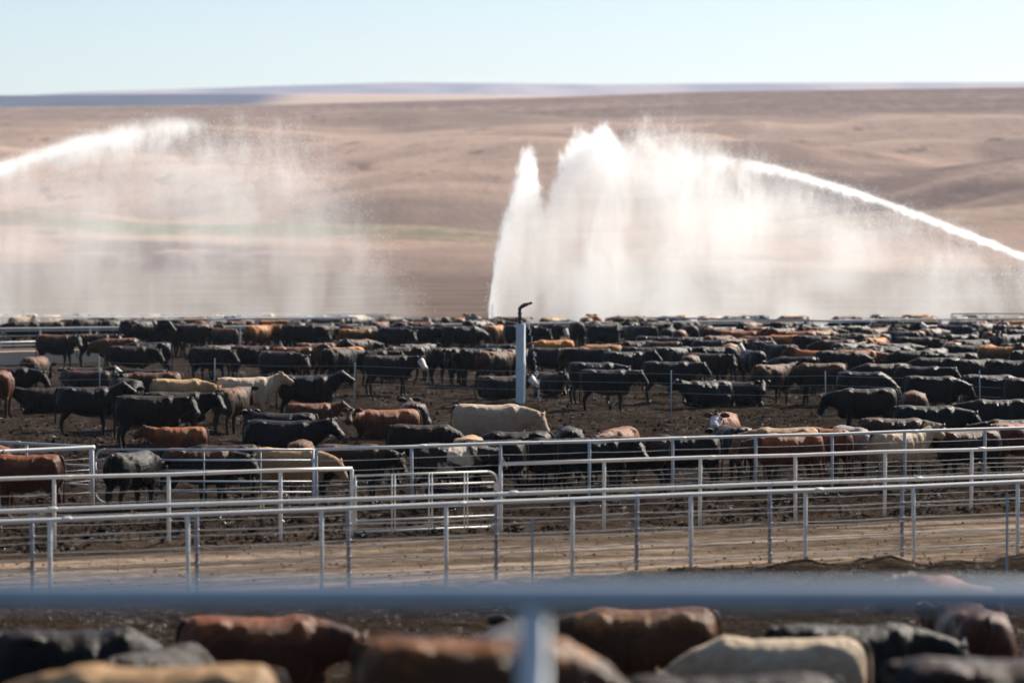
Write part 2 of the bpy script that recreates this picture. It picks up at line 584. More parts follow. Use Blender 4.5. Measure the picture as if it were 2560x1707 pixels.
# ------------------------------------------------------------------ metal and paint
def mat_paint(name, col, rust=0.35, rough=0.45, rustcol=(0.10, 0.055, 0.035), scale=6.0):
    m = newmat(name); n = NT(m)
    p = n.coord('Object')
    a = n.noise(p, scale, 6, 0.7); b = n.noise(p, scale * 6, 3, 0.6)
    g = n.noise(n.mapping(p, (1, 1, 0.35)), scale * 0.5, 4, 0.6)
    c = n.mix(n.rng(g, 0.35, 0.75, 0, 0.35), col, tuple(q * 0.72 for q in col))
    c = n.mix(n.rng(n.add(n.mul(a, 0.8), n.mul(b, 0.2)), 0.72 - rust * 0.35, 0.78 - rust * 0.30), c, rustcol)
    n.principled(c, rough, normal=n.bump(b, 0.15, 0.004), spec=0.5)
    return m

M_WHITE = mat_paint('cream_white_paint', (0.66, 0.635, 0.585), 0.34)
M_WORN = mat_paint('worn_grey_white_paint', (0.21, 0.23, 0.28), 0.62)
M_RAIL1 = mat_paint('weathered_white_rail', (0.60, 0.585, 0.55), 0.42)
M_CABLE = mat_paint('galvanised_cable', (0.42, 0.40, 0.37), 0.2, 0.35)
M_GALV = mat_paint('galvanised_pipe', (0.40, 0.42, 0.45), 0.28, 0.42)
M_TPOST = mat_paint('painted_steel_stake', (0.30, 0.38, 0.42), 0.3)
M_BLUE = mat_paint('painted_sky_shade_rail', (0.31, 0.39, 0.47), 0.06, 0.5)  # blue sky reflection on a shaded rail, put into its base colour
M_PALE = mat_paint('pale_grey_blue_post', (0.58, 0.61, 0.64), 0.12, 0.5)
M_CONC = mat_paint('weathered_concrete', (0.50, 0.40, 0.30), 0.25, 0.9, (0.22, 0.17, 0.13), 2.0)
M_BLACKM = mat_paint('dark_cast_metal', (0.035, 0.035, 0.038), 0.15, 0.4)
M_PVC = mat_paint('white_sprinkler_post_paint', (0.47, 0.54, 0.60), 0.14, 0.5, (0.30, 0.22, 0.15), 3.0)

_cyl = {}
def post_mesh(r, h, seg=12, key='post'):
    k = (round(r, 4), round(h, 3), key)
    if k not in _cyl:
        bm = bmesh.new()
        tube(bm, [(0, 0, -0.35), (0, 0, h * 0.5), (0, 0, h - 0.004), (0, 0, h)], [r, r, r, r * 0.9], seg)
        # weld collar and cable clips
        me = bm_mesh(key, bm)
        _cyl[k] = me
    return _cyl[k]

def pipe_between(name, pts, r, mat, parent, seg=12, sleeves=(), origin=None):
    """a pipe through world points, its sleeves (couplings) included in the same part"""
    o0 = Vector(origin) if origin is not None else Vector((0, 0, 0))
    bm = bmesh.new()
    tube(bm, [Vector(p) - o0 for p in pts], r, seg)
    for (c, d) in sleeves:
        d = Vector(d).normalized(); c = Vector(c) - o0
        tube(bm, [c - d * 0.07, c - d * 0.05, c + d * 0.05, c + d * 0.07], [r * 1.02, r * 1.22, r * 1.22, r * 1.02], seg)
    o = link_mesh(name, bm_mesh(name, bm), mat, parent)
    return o

def cable_pts(a, b, z, sag=0.012, n=5, seed=0):
    rr = random.Random(seed)
    out = []
    for i in range(n + 1):
        t = i / n
        q = a.lerp(b, t)
        out.append(Vector((q.x, q.y, z - sag * 4 * t * (1 - t) + rr.uniform(-0.006, 0.006))))
    return out

def build_fence(label, posts, h, rail_r, post_r, m_rail, m_post, cables, m_cable, ext=(0, 0), cable_r=0.0075,
                rail_name='top_rail', cat='fence', group=None, clips=False, sleeve_every=3, name='pipe_fence', gaps=(), zlist=None, rails=()):
    """posts: ground points along the line; gaps: set of span indices left open for a gate"""
    root = empty(name, (posts[0].x, posts[0].y, 0))
    prop(root, label, cat, group)
    o0 = Vector(root.location)
    n = len(posts)
    me = post_mesh(post_r, h - rail_r * 0.4)
    for i, p in enumerate(posts):
        o = link_mesh('post', me, m_post, root)
        o.location = Vector((p.x, p.y, 0)) - o0
        o.rotation_euler = (R(random.uniform(-0.5, 0.5)), R(random.uniform(-0.7, 0.7)), random.uniform(0, 6))
    runs = []; cur = [0]
    for i in range(n - 1):
        if i in gaps:
            runs.append(cur); cur = [i + 1]
        else:
            cur.append(i + 1)
    runs.append(cur)
    for run in runs:
        if len(run) < 2: continue
        a = posts[run[0]].copy(); b = posts[run[-1]].copy()
        d = (b - a).normalized()
        if run[0] == 0: a = a - d * ext[0]
        if run[-1] == n - 1: b = b + d * ext[1]
        rt = lambda q, z: Vector((q.x, q.y, z))
        pts = [rt(a, h)] + [rt(posts[k], h + random.uniform(-0.010, 0.010)) for k in run] + [rt(b, h)]
        pts = [pts[0]] + [q for j, q in enumerate(pts[1:], 1) if (q - pts[j - 1]).length > 0.05]
        sl = [(posts[k].lerp(posts[run[i + 1]], 0.12) + Vector((0, 0, h)), d) for i, k in enumerate(run[:-1]) if (k % sleeve_every) == 1]
        pipe_between(rail_name, pts, rail_r, m_rail, root, 14, sl, o0)
        for zr, rr_ in rails:
            pipe_between('rail', [rt(a, zr), rt(b, zr)], rr_, m_rail, root, 10, (), o0)
        for ci, z in enumerate(cables):
            cp = []
            seq = [a] + [posts[k] for k in run] + [b]
            seq = [seq[0]] + [q for j, q in enumerate(seq[1:], 1) if (q - seq[j - 1]).length > 0.05]
            nrm = Vector((d.y, -d.x, 0)) * (post_r + cable_r)
            for j in range(len(seq) - 1):
                q = cable_pts(seq[j] + nrm, seq[j + 1] + nrm, z, random.uniform(0.004, 0.022), 4, random.random())
                cp += q if not cp else q[1:]
            pipe_between('cable', cp, cable_r, m_cable, root, 6, (), o0)
        if clips:
            bm = bmesh.new()
            for k in run:
                for z in cables:
                    c = rt(posts[k], z) - o0
                    tube(bm, [c - Vector((0, 0, 0.014)), c + Vector((0, 0, 0.014))], post_r + 0.012, 10)
            prop(link_mesh('cable_clip', bm_mesh('cable_clip', bm), M_BLACKM, root), kind='stuff')
    return root

def along(L, h, pxs):
    """ground points on a fence line below the given pixel columns"""
    a, b = L
    out = []
    for px in pxs:
        # intersect line with vertical plane through camera and pixel column
        k = (px - 1280.0) / FPX
        dx = b.x - a.x; dy = b.y - a.y
        # x = k*y*corr ; camera pitch makes the column very nearly vertical
        t = (k * a.y * 1.0 - a.x) / (dx - k * dy)
        out.append(Vector((a.x + dx * t, a.y + dy * t, 0)))
    return out

c1 = [0.96, 0.71, 0.46, 0.21]
build_fence('weathered pipe fence with rusty grey posts, nearest of the sharp fences', along(L1, F1H, [-345, 78, 490, 871, 1240, 1592, 1926, 2258, 2580, 2890]),
            F1H, 0.033, 0.032, M_RAIL1, M_WORN, c1, M_CABLE, (3, 3), clips=True, cable_r=0.0085)
build_fence('clean white pipe fence standing just behind the rusty posts', along(L2, F2H, [-240, 122, 468, 803, 1115, 1431, 1728, 2015, 2287, 2547, 2800]),
            F2H, 0.033, 0.032, M_WHITE, M_WHITE, [0.93, 0.69, 0.45, 0.20], M_CABLE, (3, 3), cable_r=0.0065)
build_fence('white pipe fence at the far side of the dirt lane, broken by a white gate', along(L3, F3H, [-180, 133, 420, 700, 879, 1252, 1510, 1750, 1990, 2213, 2430, 2640]),
            F3H, 0.034, 0.034, M_WHITE, M_WHITE, [0.98, 0.80, 0.62, 0.44], M_CABLE, (3, 3), gaps=(4,), cable_r=0.006)
build_fence('white pipe fence edging the cattle pen, right of the grey gate', along(L4, F4H, [790, 1030, 1252, 1473, 1682, 1890, 2082, 2264, 2464, 2660]),
            F4H, 0.034, 0.034, M_WHITE, M_GALV, [1.0, 0.80, 0.60, 0.40], M_CABLE, (0, 3), cable_r=0.007)
pl = on_plane(230, 1118, F4H); pl.z = 0
pl0 = on_plane(0, 1129, F4H); pl0.z = 0
dd = (pl0 - pl)
build_fence('short end of white pipe fence at the left frame edge', [pl, pl + dd * 0.98, pl + dd * 2.1, pl + dd * 3.2], F4H, 0.045, 0.045, M_WHITE, M_WHITE,
            [1.0, 0.78, 0.56, 0.34], M_CABLE, (0.05, 2), cable_r=0.006)
pq = on_plane(0, 1105, F4H); pq.z = 0
dq = (pq - pl)
build_fence('blue-grey pipe divider running back from the corner post at left', [pl + dq * 0.03 + Vector((0, 0.12, 0)), pl + dq * 0.72 + Vector((0, 0.12, 0)), pl + dq * 1.5, pl + dq * 2.6], F4H, 0.03, 0.03, M_GALV, M_GALV,
            [], M_CABLE, (0, 1), rails=((0.84, 0.022), (0.46, 0.022)))

def build_gate(label, A, B, z0, z1, nr, stays, r, mat, round_a, round_b, double=False):
    root = empty('pipe_gate', (A.x, A.y, 0))
    prop(root, label, 'gate')
    o0 = Vector((A.x, A.y, 0))
    d = (B - A); Lg = d.length; d.normalize()
    rad = 0.20
    P = lambda s, z: d * s + Vector((0, 0, z))
    pts = []
    def arc(cx, cz, a0, a1):
        return [P(cx + rad * math.cos(R(a0 + (a1 - a0) * i / 6)), cz + rad * math.sin(R(a0 + (a1 - a0) * i / 6))) for i in range(7)]
    if round_a: pts += arc(rad, z0 + rad, 270, 180) + arc(rad, z1 - rad, 180, 90)
    else: pts += [P(0, z0), P(0, z1)]
    if round_b: pts += arc(Lg - rad, z1 - rad, 90, 0) + arc(Lg - rad, z0 + rad, 0, -90)
    else: pts += [P(Lg, z1), P(Lg, z0)]
    pts.append(pts[0] + d * 0.001 if not round_a else pts[0])
    bm = bmesh.new()
    # frame swept piecewise so that square corners stay square
    for i in range(len(pts) - 1):
        if (pts[i + 1] - pts[i]).length > 1e-4:
            tube(bm, [pts[i], pts[i + 1]], r, 10)
    link_mesh('frame', bm_mesh('frame', bm), mat, root)
    for k in range(1, nr - 1):
        z = z0 + (z1 - z0) * k / (nr - 1)
        bm = bmesh.new(); tube(bm, [P(0, z), P(Lg, z)], r * 0.85, 10)
        link_mesh('rail', bm_mesh('rail', bm), mat, root)
    for s in stays:
        for off in ((-0.03, 0.03) if double else (0,)):
            bm = bmesh.new()
            tube(bm, [P(Lg * s + off, z0) + Vector((d.y, -d.x, 0)) * r, P(Lg * s + off, z1) + Vector((d.y, -d.x, 0)) * r], r * 0.62, 8)
            link_mesh('stay', bm_mesh('stay', bm), mat, root)
    bm = bmesh.new()
    for z in (z0 + 0.2, z1 - 0.2):
        box(bm, P(-0.02 if not round_a else Lg + 0.02, z), (0.09, 0.05, 0.06))
    link_mesh('hinge', bm_mesh('hinge', bm, False), mat, root)
    if round_b:
        bm = bmesh.new(); box(bm, P(Lg - 0.02, (z0 + z1) / 2 + 0.22), (0.10, 0.07, 0.14))
        tube(bm, [P(Lg - 0.2, (z0 + z1) / 2 + 0.22), P(Lg + 0.08, (z0 + z1) / 2 + 0.22)], 0.012, 8)
        link_mesh('latch', bm_mesh('latch', bm, False), mat, root)
    return root
g = along(L3, F3H, [888, 1244])
build_gate('white tube gate between two white posts across the dirt lane', g[0], g[1], 0.12, 1.12, 6, (0.26, 0.52, 0.77), 0.020, M_WHITE, False, True, True)
gA = on_plane(238, 1123, 1.20); gB = on_plane(783, 1124, 1.20); gA.z = gB.z = 0
build_gate('grey galvanised tube gate with rounded corners at left', gA, gB, 0.16, 1.20, 6, (0.24, 0.50, 0.76), 0.022, M_GALV, True, False)

# thin stakes standing between the first fences
for px, pt, pb, lab in ((1331, 1284, 1462, 'thin steel stake in front of the dirt lane, right of centre'),
                        (2517, 1243, 1452, 'thin steel stake near the right frame edge')):
    b = on_plane(px, pb, 0)
    hgt = H - (pt - 600) / FPX * b.y
    bm = bmesh.new()
    box(bm, (0, 0, hgt / 2 - 0.1), (0.036, 0.006, hgt + 0.2)); box(bm, (0, 0.016, hgt / 2 - 0.1), (0.006, 0.028, hgt + 0.199))
    for k in range(12): box(bm, (0, -0.006, 0.15 + k * 0.085), (0.012, 0.008, 0.02))
    o = link_mesh('steel_stake', bm_mesh('steel_stake', bm, False), M_TPOST, None, (b.x, b.y, hz(b.x, b.y)))
    prop(o, lab, 'stake', 'thin stakes at the near fence')

# electric fence of thin stakes across the pen
pts = [on_plane(px, py, 0) for px, py in ((-60, 1000), (250, 1002), (535, 1006), (885, 1014), (1280, 1024), (1678, 1040), (2065, 1046), (2450, 1052), (2800, 1060))]
root = empty('wire_fence', (pts[0].x, pts[0].y, 0))
prop(root, 'thin wire fence of slim pale stakes crossing the muddy pen', 'fence')
tm = None
for i, p in enumerate(pts):
    if i == 4: continue
    if tm is None:
        bm = bmesh.new(); tube(bm, [(0, 0, -0.2), (0, 0, 1.38), (0, 0, 1.4)], [0.017, 0.017, 0.008], 8)
        tm = bm_mesh('stake', bm)
    o = link_mesh('stake', tm, M_TPOST, root)
    o.location = (p.x - pts[0].x, p.y - pts[0].y, hz(p.x, p.y)); o.rotation_euler = (0, R(random.uniform(-1.5, 1.5)), 0)
for z in (1.28, 1.0, 0.72):
    seq = [q for i, q in enumerate(pts) if i != 4]
    cp = []
    for j in range(len(seq) - 1):
        q = cable_pts(seq[j], seq[j + 1], z, 0.05, 5, j); cp += q if not cp else q[1:]
    pipe_between('wire', cp, 0.0032, M_GALV, root, 5, (), (pts[0].x, pts[0].y, 0))

# ------------------------------------------------------------------ far fences and the feed bunk
fb = along(LB, FBH, [-150 + 125 * k for k in range(23)])
build_fence('long white double-rail fence along the back of the pen', fb, FBH, 0.045, 0.04, M_WHITE, M_WHITE, [], M_CABLE, (2, 2),
            rails=((FBH - 0.10, 0.022), (0.95, 0.022), (0.55, 0.02)), sleeve_every=50)
def far_fence(label, pa, pb, h, mat, n, rails=((0.75, 0.022),), r=0.045):
    a = on_plane(*pa, h); b = on_plane(*pb, h); a.z = b.z = 0
    return build_fence(label, [a.lerp(b, k / (n - 1)) for k in range(n)], h, r, 0.038, mat, mat, [], M_CABLE, (0.05, 0.05), rails=rails, sleeve_every=50)
far_fence('blue-grey top rail rising above the herd at left centre', (388, 800), (890, 794), 1.42, M_GALV, 5, ())
far_fence('blue-grey divider rail meeting the white rail at right', (1616, 794), (2176, 804), 1.36, M_GALV, 5, ((0.95, 0.022), (0.55, 0.022)))
far_fence('last faint white rail at the right skyline of the herd', (2380, 784), (2640, 783), 1.28, M_WHITE, 4)
far_fence('faint misty white rail of the farthest pen at left', (-80, 788), (960, 783), 1.28, M_WHITE, 12)
far_fence('lower misty white rail of the far pen at left', (-80, 794), (760, 789), 1.28, M_WHITE, 9)

bk = [on_plane(px, py, 0) for px, py in ((-420, 924), (330, 902))]
bdir = (bk[1] - bk[0]); bl = bdir.length
root = empty('feed_bunk', tuple(bk[0]))
root.rotation_euler = (0, 0, math.atan2(bdir.y, bdir.x))
prop(root, 'low pale concrete feed bunk behind the cattle at the left edge', 'feed bunk')
prof = [(-0.45, 0), (-0.45, 0.56), (-0.34, 0.58), (-0.28, 0.20), (0.22, 0.20), (0.30, 0.66), (0.42, 0.66), (0.45, 0)]
bm = bmesh.new(); nseg = 12; rows = []
for k in range(nseg + 1):
    rows.append([bm.verts.new((bl * k / nseg, y, z + random.uniform(-0.012, 0.012) * (z > 0.5))) for y, z in prof])
for k in range(nseg):
    for j in range(len(prof) - 1):
        bm.faces.new((rows[k][j], rows[k + 1][j], rows[k + 1][j + 1], rows[k][j + 1]))
bm.faces.new(rows[0]); bm.faces.new(list(reversed(rows[-1])))
link_mesh('trough', bm_mesh('trough', bm, False), M_CONC, root)
for z in (0.80, 0.94):
    bm = bmesh.new(); tube(bm, [(0, 0.38, z), (bl, 0.38, z)], 0.028, 8); link_mesh('neck_rail', bm_mesh('neck_rail', bm), M_GALV, root)
for k in range(8):
    bm = bmesh.new(); tube(bm, [(bl * (k + 0.5) / 8, 0.38, 0.55), (bl * (k + 0.5) / 8, 0.38, 0.98)], 0.03, 8); link_mesh('post', bm_mesh('post', bm), M_GALV, root)

# ------------------------------------------------------------------ sprinkler post with gun
sp = on_plane(1302, 1010, 0)
S = FPX / sp.y
root = empty('sprinkler_post', (sp.x, sp.y, 0))
prop(root, 'tall white square sprinkler post with black spray gun in the pen', 'sprinkler')
ph = H - (810 - 600) / S
pw = 20.5 / S
root.rotation_euler = (0, 0, R(-14))
bm = bmesh.new()
box(bm, (0, 0, ph / 2 - 0.15), (pw, pw, ph + 0.3))
bmesh.ops.bevel(bm, geom=bm.edges[:], offset=0.012, segments=2, affect='EDGES')
link_mesh('post_casing', bm_mesh('post_casing', bm, False), M_PVC, root)
for z in (0.42, 0.72, 1.02, 1.22):
    bm = bmesh.new(); box(bm, (0, 0, z), (pw + 0.006, pw + 0.006, 0.006))
    link_mesh('seam_band', bm_mesh('seam_band', bm, False), M_GALV, root)
bm = bmesh.new(); tube(bm, [(pw / 2 + 0.02, -0.03, 0.0), (pw / 2 + 0.02, -0.03, 1.35)], 0.016, 8)
link_mesh('conduit', bm_mesh('conduit', bm), M_GALV, root)
bm = bmesh.new(); tube(bm, [(-0.05, -pw / 2 - 0.004, 1.13), (-0.05, -pw / 2 + 0.02, 1.13)], 0.022, 10)
link_mesh('bolt_hole', bm_mesh('bolt_hole', bm), M_BLACKM, root)
u = 1.0 / S
bm = bmesh.new()
tube(bm, [(-0.03, 0, ph), (-0.03, 0, ph + 6 * u)], 5.5 * u, 12)
tube(bm, [(-0.03, 0, ph + 5 * u), (-0.03, 0, ph + 8 * u)], 7 * u, 12)
tube(bm, [(-0.03, 0, ph + 8 * u), (-0.03, 0, ph + 26 * u)], 4.6 * u, 12)
tube(bm, [(-0.03, 0, ph + 25 * u), (-0.03, 0, ph + 30 * u)], 5.6 * u, 12)
link_mesh('riser', bm_mesh('riser', bm), M_BLACKM, root)
bm = bmesh.new()
x0 = -0.03
tube(bm, [(x0, 0, ph + 30 * u), (x0 - 1 * u, 0, ph + 38 * u), (x0 + 4 * u, 0, ph + 43 * u), (x0 + 14 * u, 0, ph + 47 * u), (x0 + 26 * u, 0, ph + 52 * u)],
     [4.2 * u, 4.6 * u, 4.6 * u, 3.8 * u, 2.6 * u], 12)
tube(bm, [(x0 + 25 * u, 0, ph + 51.5 * u), (x0 + 31 * u, 0, ph + 54 * u)], 3.3 * u, 12)
link_mesh('spray_gun', bm_mesh('spray_gun', bm), M_BLACKM, root)
bm = bmesh.new()
tube(bm, [(x0 + 2 * u, 0.03, ph + 46 * u), (x0 + 12 * u, 0.03, ph + 51 * u), (x0 + 20 * u, 0.03, ph + 53 * u)], [2.2 * u, 1.6 * u, 1.2 * u], 8)
box(bm, (x0 + 12 * u, 0.02, ph + 51 * u), (6 * u, 3 * u, 3 * u))
link_mesh('drive_arm', bm_mesh('drive_arm', bm), M_BLACKM, root)
bm = bmesh.new(); tube(bm, [(x0 - 5 * u, 0, ph + 10 * u), (x0 - 11 * u, 0, ph + 9 * u), (x0 - 11 * u, 0, ph + 4 * u)], 1.2 * u, 8)
link_mesh('drain_hose', bm_mesh('drain_hose', bm), M_BLACKM, root)

m = newmat('water_drops'); n = NT(m)
b_ = n.principled((0.9, 0.93, 0.96), 0.08, spec=0.6); b_.inputs['Transmission Weight'].default_value = 0.45; b_.inputs['IOR'].default_value = 1.33
M_DROP = m
bm = bmesh.new()
rr = random.Random(5)
for k in range(150):
    t = rr.random() ** 0.8
    px = 1311 + 40 * t ** 0.62 + rr.gauss(0, 0.8 + 2.0 * t); py = 793 + 222 * t ** 1.15
    q = at_depth(px, py, sp.y + rr.uniform(-0.05, 0.05)) - Vector((sp.x, sp.y, 0))
    if q.z < 0.05: continue
    r_ = rr.uniform(0.008, 0.018)
    bmesh.ops.create_icosphere(bm, subdivisions=1, radius=r_, matrix=Matrix.Translation(q) @ Matrix.Diagonal((1, 1, rr.uniform(1.0, 2.2), 1)))
o = link_mesh('dripping_water', bm_mesh('dripping_water', bm), M_DROP, None, (sp.x, sp.y, 0))
prop(o, 'string of water drops dripping from the white sprinkler post', 'water drops', kind='stuff')

# far riser whose jet stands up in the centre
fr = at_depth(1231, 815, 192.0); fr.z = 0
root = empty('sprinkler_riser', (fr.x, fr.y, 0))
prop(root, 'small far sprinkler riser at the foot of the tall water jet', 'sprinkler')
zt = z_at(762, 192.0)
bm = bmesh.new(); tube(bm, [(0, 0, -0.2), (0, 0, zt - 0.35), (0, 0, zt - 0.3)], [0.11, 0.11, 0.07], 10)
link_mesh('pipe', bm_mesh('pipe', bm), M_PVC, root)
bm = bmesh.new(); tube(bm, [(0, 0, zt - 0.32), (0, 0, zt - 0.1), (0.05, 0.05, zt + 0.05)], [0.06, 0.07, 0.03], 10)
link_mesh('nozzle', bm_mesh('nozzle', bm), M_BLACKM, root)

# ------------------------------------------------------------------ foreground rail (blurred)
YR = 11.0
zr = z_at(1493, YR)
bm = bmesh.new()
root = empty('guard_rail', (0, YR, 2.6))
prop(root, 'thick blurred blue rail across the foreground on a pale post', 'guard rail')
tube(bm, [(-9, 0, zr - 2.6), (0, 0, zr - 2.6), (9, 0, zr - 2.6)], 0.052, 24)
link_mesh('top_rail', bm_mesh('top_rail', bm), M_BLUE, root)
xr = (1334 - 1280) / FPX * YR
for xo in (xr, xr - 3.0, xr + 3.0, xr - 6, xr + 6):
    bm = bmesh.new(); tube(bm, [(xo, 0.01, -0.5), (xo, 0.01, zr - 2.6 - 0.03)], 0.051, 20)
    link_mesh('post', bm_mesh('post', bm), M_PALE, root)

# ------------------------------------------------------------------ cattle
def ring_loft(bm, secs, seg=20):
    """secs: (centre, right axis, up axis, half width, half height up, half height down, squareness)"""
    rings = []
    for c, ax, up, w, ht, hb, q in secs:
        ring = []
        for k in range(seg):
            a = 2 * math.pi * k / seg
            ca, sa = math.cos(a), math.sin(a)
            y = math.copysign(abs(ca) ** q, ca) * w
            z = math.copysign(abs(sa) ** q, sa) * (ht if sa > 0 else hb)
            ring.append(bm.verts.new(c + ax * y + up * z))
        rings.append(ring)
    for i in range(len(rings) - 1):
        for k in range(seg):
            k2 = (k + 1) % seg
            bm.faces.new((rings[i][k], rings[i][k2], rings[i + 1][k2], rings[i + 1][k]))
    bm.faces.new(list(reversed(rings[0]))); bm.faces.new(rings[-1])

YAX = Vector((0, 1, 0)); ZAX = Vector((0, 0, 1))

def make_cow(name, neck=8, yaw=0, head=-38, hyaw=None, walk=0.0, lying=False, tail=0.0, voxel=0.027, fat=1.0):
    """one steer: x forward, feet at z=0. neck, head: pitch in degrees; yaw: neck turned to the left"""
    if hyaw is None: hyaw = yaw * 1.35
    dz = -0.53 if lying else 0.0
    bm = bmesh.new()
    S_ = []
    for x, zt_, zb, w, q in [(-0.93, 1.20, 0.96, 0.10, .95), (-0.88, 1.315, 0.84, 0.19, .9), (-0.76, 1.375, 0.73, 0.255, .85), (-0.58, 1.385, 0.68, 0.285, .82),
                             (-0.40, 1.375, 0.64, 0.31, .85), (-0.15, 1.36, 0.565, 0.36, .9), (0.10, 1.355, 0.545, 0.375, .92), (0.32, 1.36, 0.555, 0.345, .92),
                             (0.50, 1.385, 0.60, 0.29, .92), (0.64, 1.375, 0.64, 0.25, .95), (0.77, 1.31, 0.71, 0.205, 1), (0.86, 1.22, 0.80, 0.14, 1)]:
        zc = (zt_ + zb) / 2 + dz
        hh = (zt_ - zb) / 2
        w2 = w * fat * (1.10 if lying else 1.0)
        hb = hh
        if lying: hb = min(hh, zc - 0.015)
        S_.append((Vector((x, 0, zc)), YAX, ZAX, w2, hh, hb, q))
    ring_loft(bm, S_)
    # haunches, shoulders, hook bones, brisket
    for s in (-1, 1):
        ellipsoid(bm, (-0.63, s * 0.17, 0.97 + dz), (0.29, 0.15, 0.36))
        ellipsoid(bm, (0.47, s * 0.185, 0.97 + dz), (0.17, 0.115, 0.38), Euler((0, R(14), 0)).to_matrix())
        ellipsoid(bm, (-0.48, s * 0.19, 1.285 + dz), (0.16, 0.085, 0.07))
    ellipsoid(bm, (0.66, 0, 0.73 + dz * (0.82 if lying else 1)), (0.23, 0.14, 0.16))
    # neck
    y0 = R(yaw)
    nb = Vector((0.62, 0, 1.08 + dz))
    npit = R(neck)
    fw = Vector((math.cos(npit) * math.cos(y0), math.cos(npit) * math.sin(y0), math.sin(npit)))
    fm = (fw + Vector((1, 0, 0.10))).normalized()
    n1 = nb + fm * 0.29; n2 = n1 + fw * 0.19; n3 = n2 + fw * 0.12
    def frame(d):
        ax = Vector((-d.y, d.x, 0))
        ax = ax.normalized() if ax.length > 1e-4 else YAX.copy()
        return ax, d.cross(ax).normalized() * (1 if d.cross(ax).z > 0 else -1)
    secs = []
    for c, d, w, ht, hb in ((nb - fm * 0.05, fm, 0.20, 0.28, 0.36), (n1, fm, 0.168, 0.225, 0.27), (n2, fw, 0.142, 0.185, 0.205), (n3, fw, 0.125, 0.155, 0.16)):
        ax, up = frame(d)
        secs.append((c, ax, up, w, ht, hb, 1))
    ring_loft(bm, secs, 16)
    # head
    hp = R(head); hyw = R(hyaw)
    hd = Vector((math.cos(hp) * math.cos(hyw), math.cos(hp) * math.sin(hyw), math.sin(hp)))
    ax, up = frame(hd)
    hb0 = n3 + up * 0.06 - hd * 0.02
    secs = []
    for t, w, ht, hb in ((-0.07, 0.07, 0.05, 0.08), (0.0, 0.118, 0.092, 0.17), (0.07, 0.145, 0.10, 0.225), (0.15, 0.145, 0.096, 0.225), (0.225, 0.118, 0.088, 0.175),
                         (0.30, 0.100, 0.084, 0.135), (0.37, 0.108, 0.084, 0.125), (0.435, 0.114, 0.076, 0.122), (0.475, 0.092, 0.052, 0.095)):
        secs.append((hb0 + hd * t, ax, up, w, ht, hb, .92))
    ring_loft(bm, secs, 16)
    ellipsoid(bm, hb0 + up * 0.075 - hd * 0.01, (0.06, 0.075, 0.05))      # poll
    # legs
    hooves = []
    if not lying:
        for s, ph_ in ((1, walk), (-1, -walk)):
            fx = 0.10 * ph_; bx = -0.12 * ph_
            lift = 0.0
            L = [(0.52, s * .175, .92), (0.50 + fx * .3, s * .185, .68), (0.535 + fx * .7, s * .175, .40), (0.525 + fx, s * .172, .14), (0.555 + fx, s * .172, .055)]
            tube(bm, L, [(.115, .15), (.085, .105), (.060, .067), (.044, .049), (.050, .055)], 12)
            hooves.append((L[-1][0] + 0.015, L[-1][1]))
            L = [(-0.60, s * .165, 1.00), (-0.56 + bx * .3, s * .185, .74), (-0.755 + bx * .7, s * .175, .50), (-0.785 + bx * .9, s * .172, .36), (-0.745 + bx, s * .17, .14), (-0.715 + bx, s * .17, .055)]
            tube(bm, L, [(.14, .21), (.105, .155), (.062, .084), (.052, .063), (.046, .052), (.052, .057)], 12)
            hooves.append((L[-1][0] + 0.015, L[-1][1]))
    else:
        for s in (-1, 1):
            tube(bm, [(0.50, s * .22, .36), (0.66, s * .25, .20), (0.80, s * .24, .085), (0.60, s * .25, .06), (0.45, s * .24, .05)], [.11, .085, .058, .045, .045], 10)
            ellipsoid(bm, (-0.48, s * .31, .26), (0.30, 0.11, 0.22))
            tube(bm, [(-0.40, s * .33, .2), (-0.56, s * .40, .08), (-0.33, s * .43, .055), (-0.16, s * .42, .05)], [.10, .065, .046, .048], 10)
    me0 = bm_mesh(name + '_raw', bm)
    tmp = bpy.data.objects.new('tmp', me0); COL.objects.link(tmp)
    md = tmp.modifiers.new('r', 'REMESH'); md.mode = 'VOXEL'; md.voxel_size = voxel; md.use_smooth_shade = True
    ms = tmp.modifiers.new('s', 'SMOOTH'); ms.factor = 0.5; ms.iterations = 4
    dg = bpy.context.evaluated_depsgraph_get(); dg.update()
    me = bpy.data.meshes.new_from_object(tmp.evaluated_get(dg))
    bpy.data.objects.remove(tmp); bpy.data.meshes.remove(me0)
    bm = bmesh.new(); bm.from_mesh(me); bpy.data.meshes.remove(me)
    bm.normal_update()
    cc = np.array([v.co[:] for v in bm.verts])
    sd = (sum(map(ord, name)) % 37) * 1.7
    nz = 0.013 * fbm(cc[:, 0] * 5 + sd, cc[:, 2] * 4 + np.sign(cc[:, 1]) * 3.3, 3) + 0.010 * fbm(cc[:, 0] * 13 + sd, cc[:, 2] * 7 + cc[:, 1] * 6, 3)
    rib = 0.003 * np.sin(cc[:, 0] * 44) * np.exp(-((cc[:, 0] - 0.05) / 0.3) ** 2) * np.exp(-((cc[:, 2] - 0.95 - dz) / 0.22) ** 2)
    flank = -0.03 * np.exp(-((cc[:, 0] + 0.34) / 0.10) ** 2) * np.exp(-((cc[:, 2] - 1.12 - dz) / 0.16) ** 2) - 0.02 * np.exp(-((cc[:, 0] - 0.27) / 0.06) ** 2) * np.exp(-((cc[:, 2] - 0.95 - dz) / 0.25) ** 2)
    body_w = sstep(0.45 + dz * 0.7, 0.7 + dz * 0.7, cc[:, 2]) * 0.8 + 0.2
    off_ = nz * body_w + rib + flank
    for v, q in zip(bm.verts, off_):
        v.co += v.normal * float(q)
        if v.co.z < 0.004: v.co.z = 0.004
    nbody = len(bm.verts)
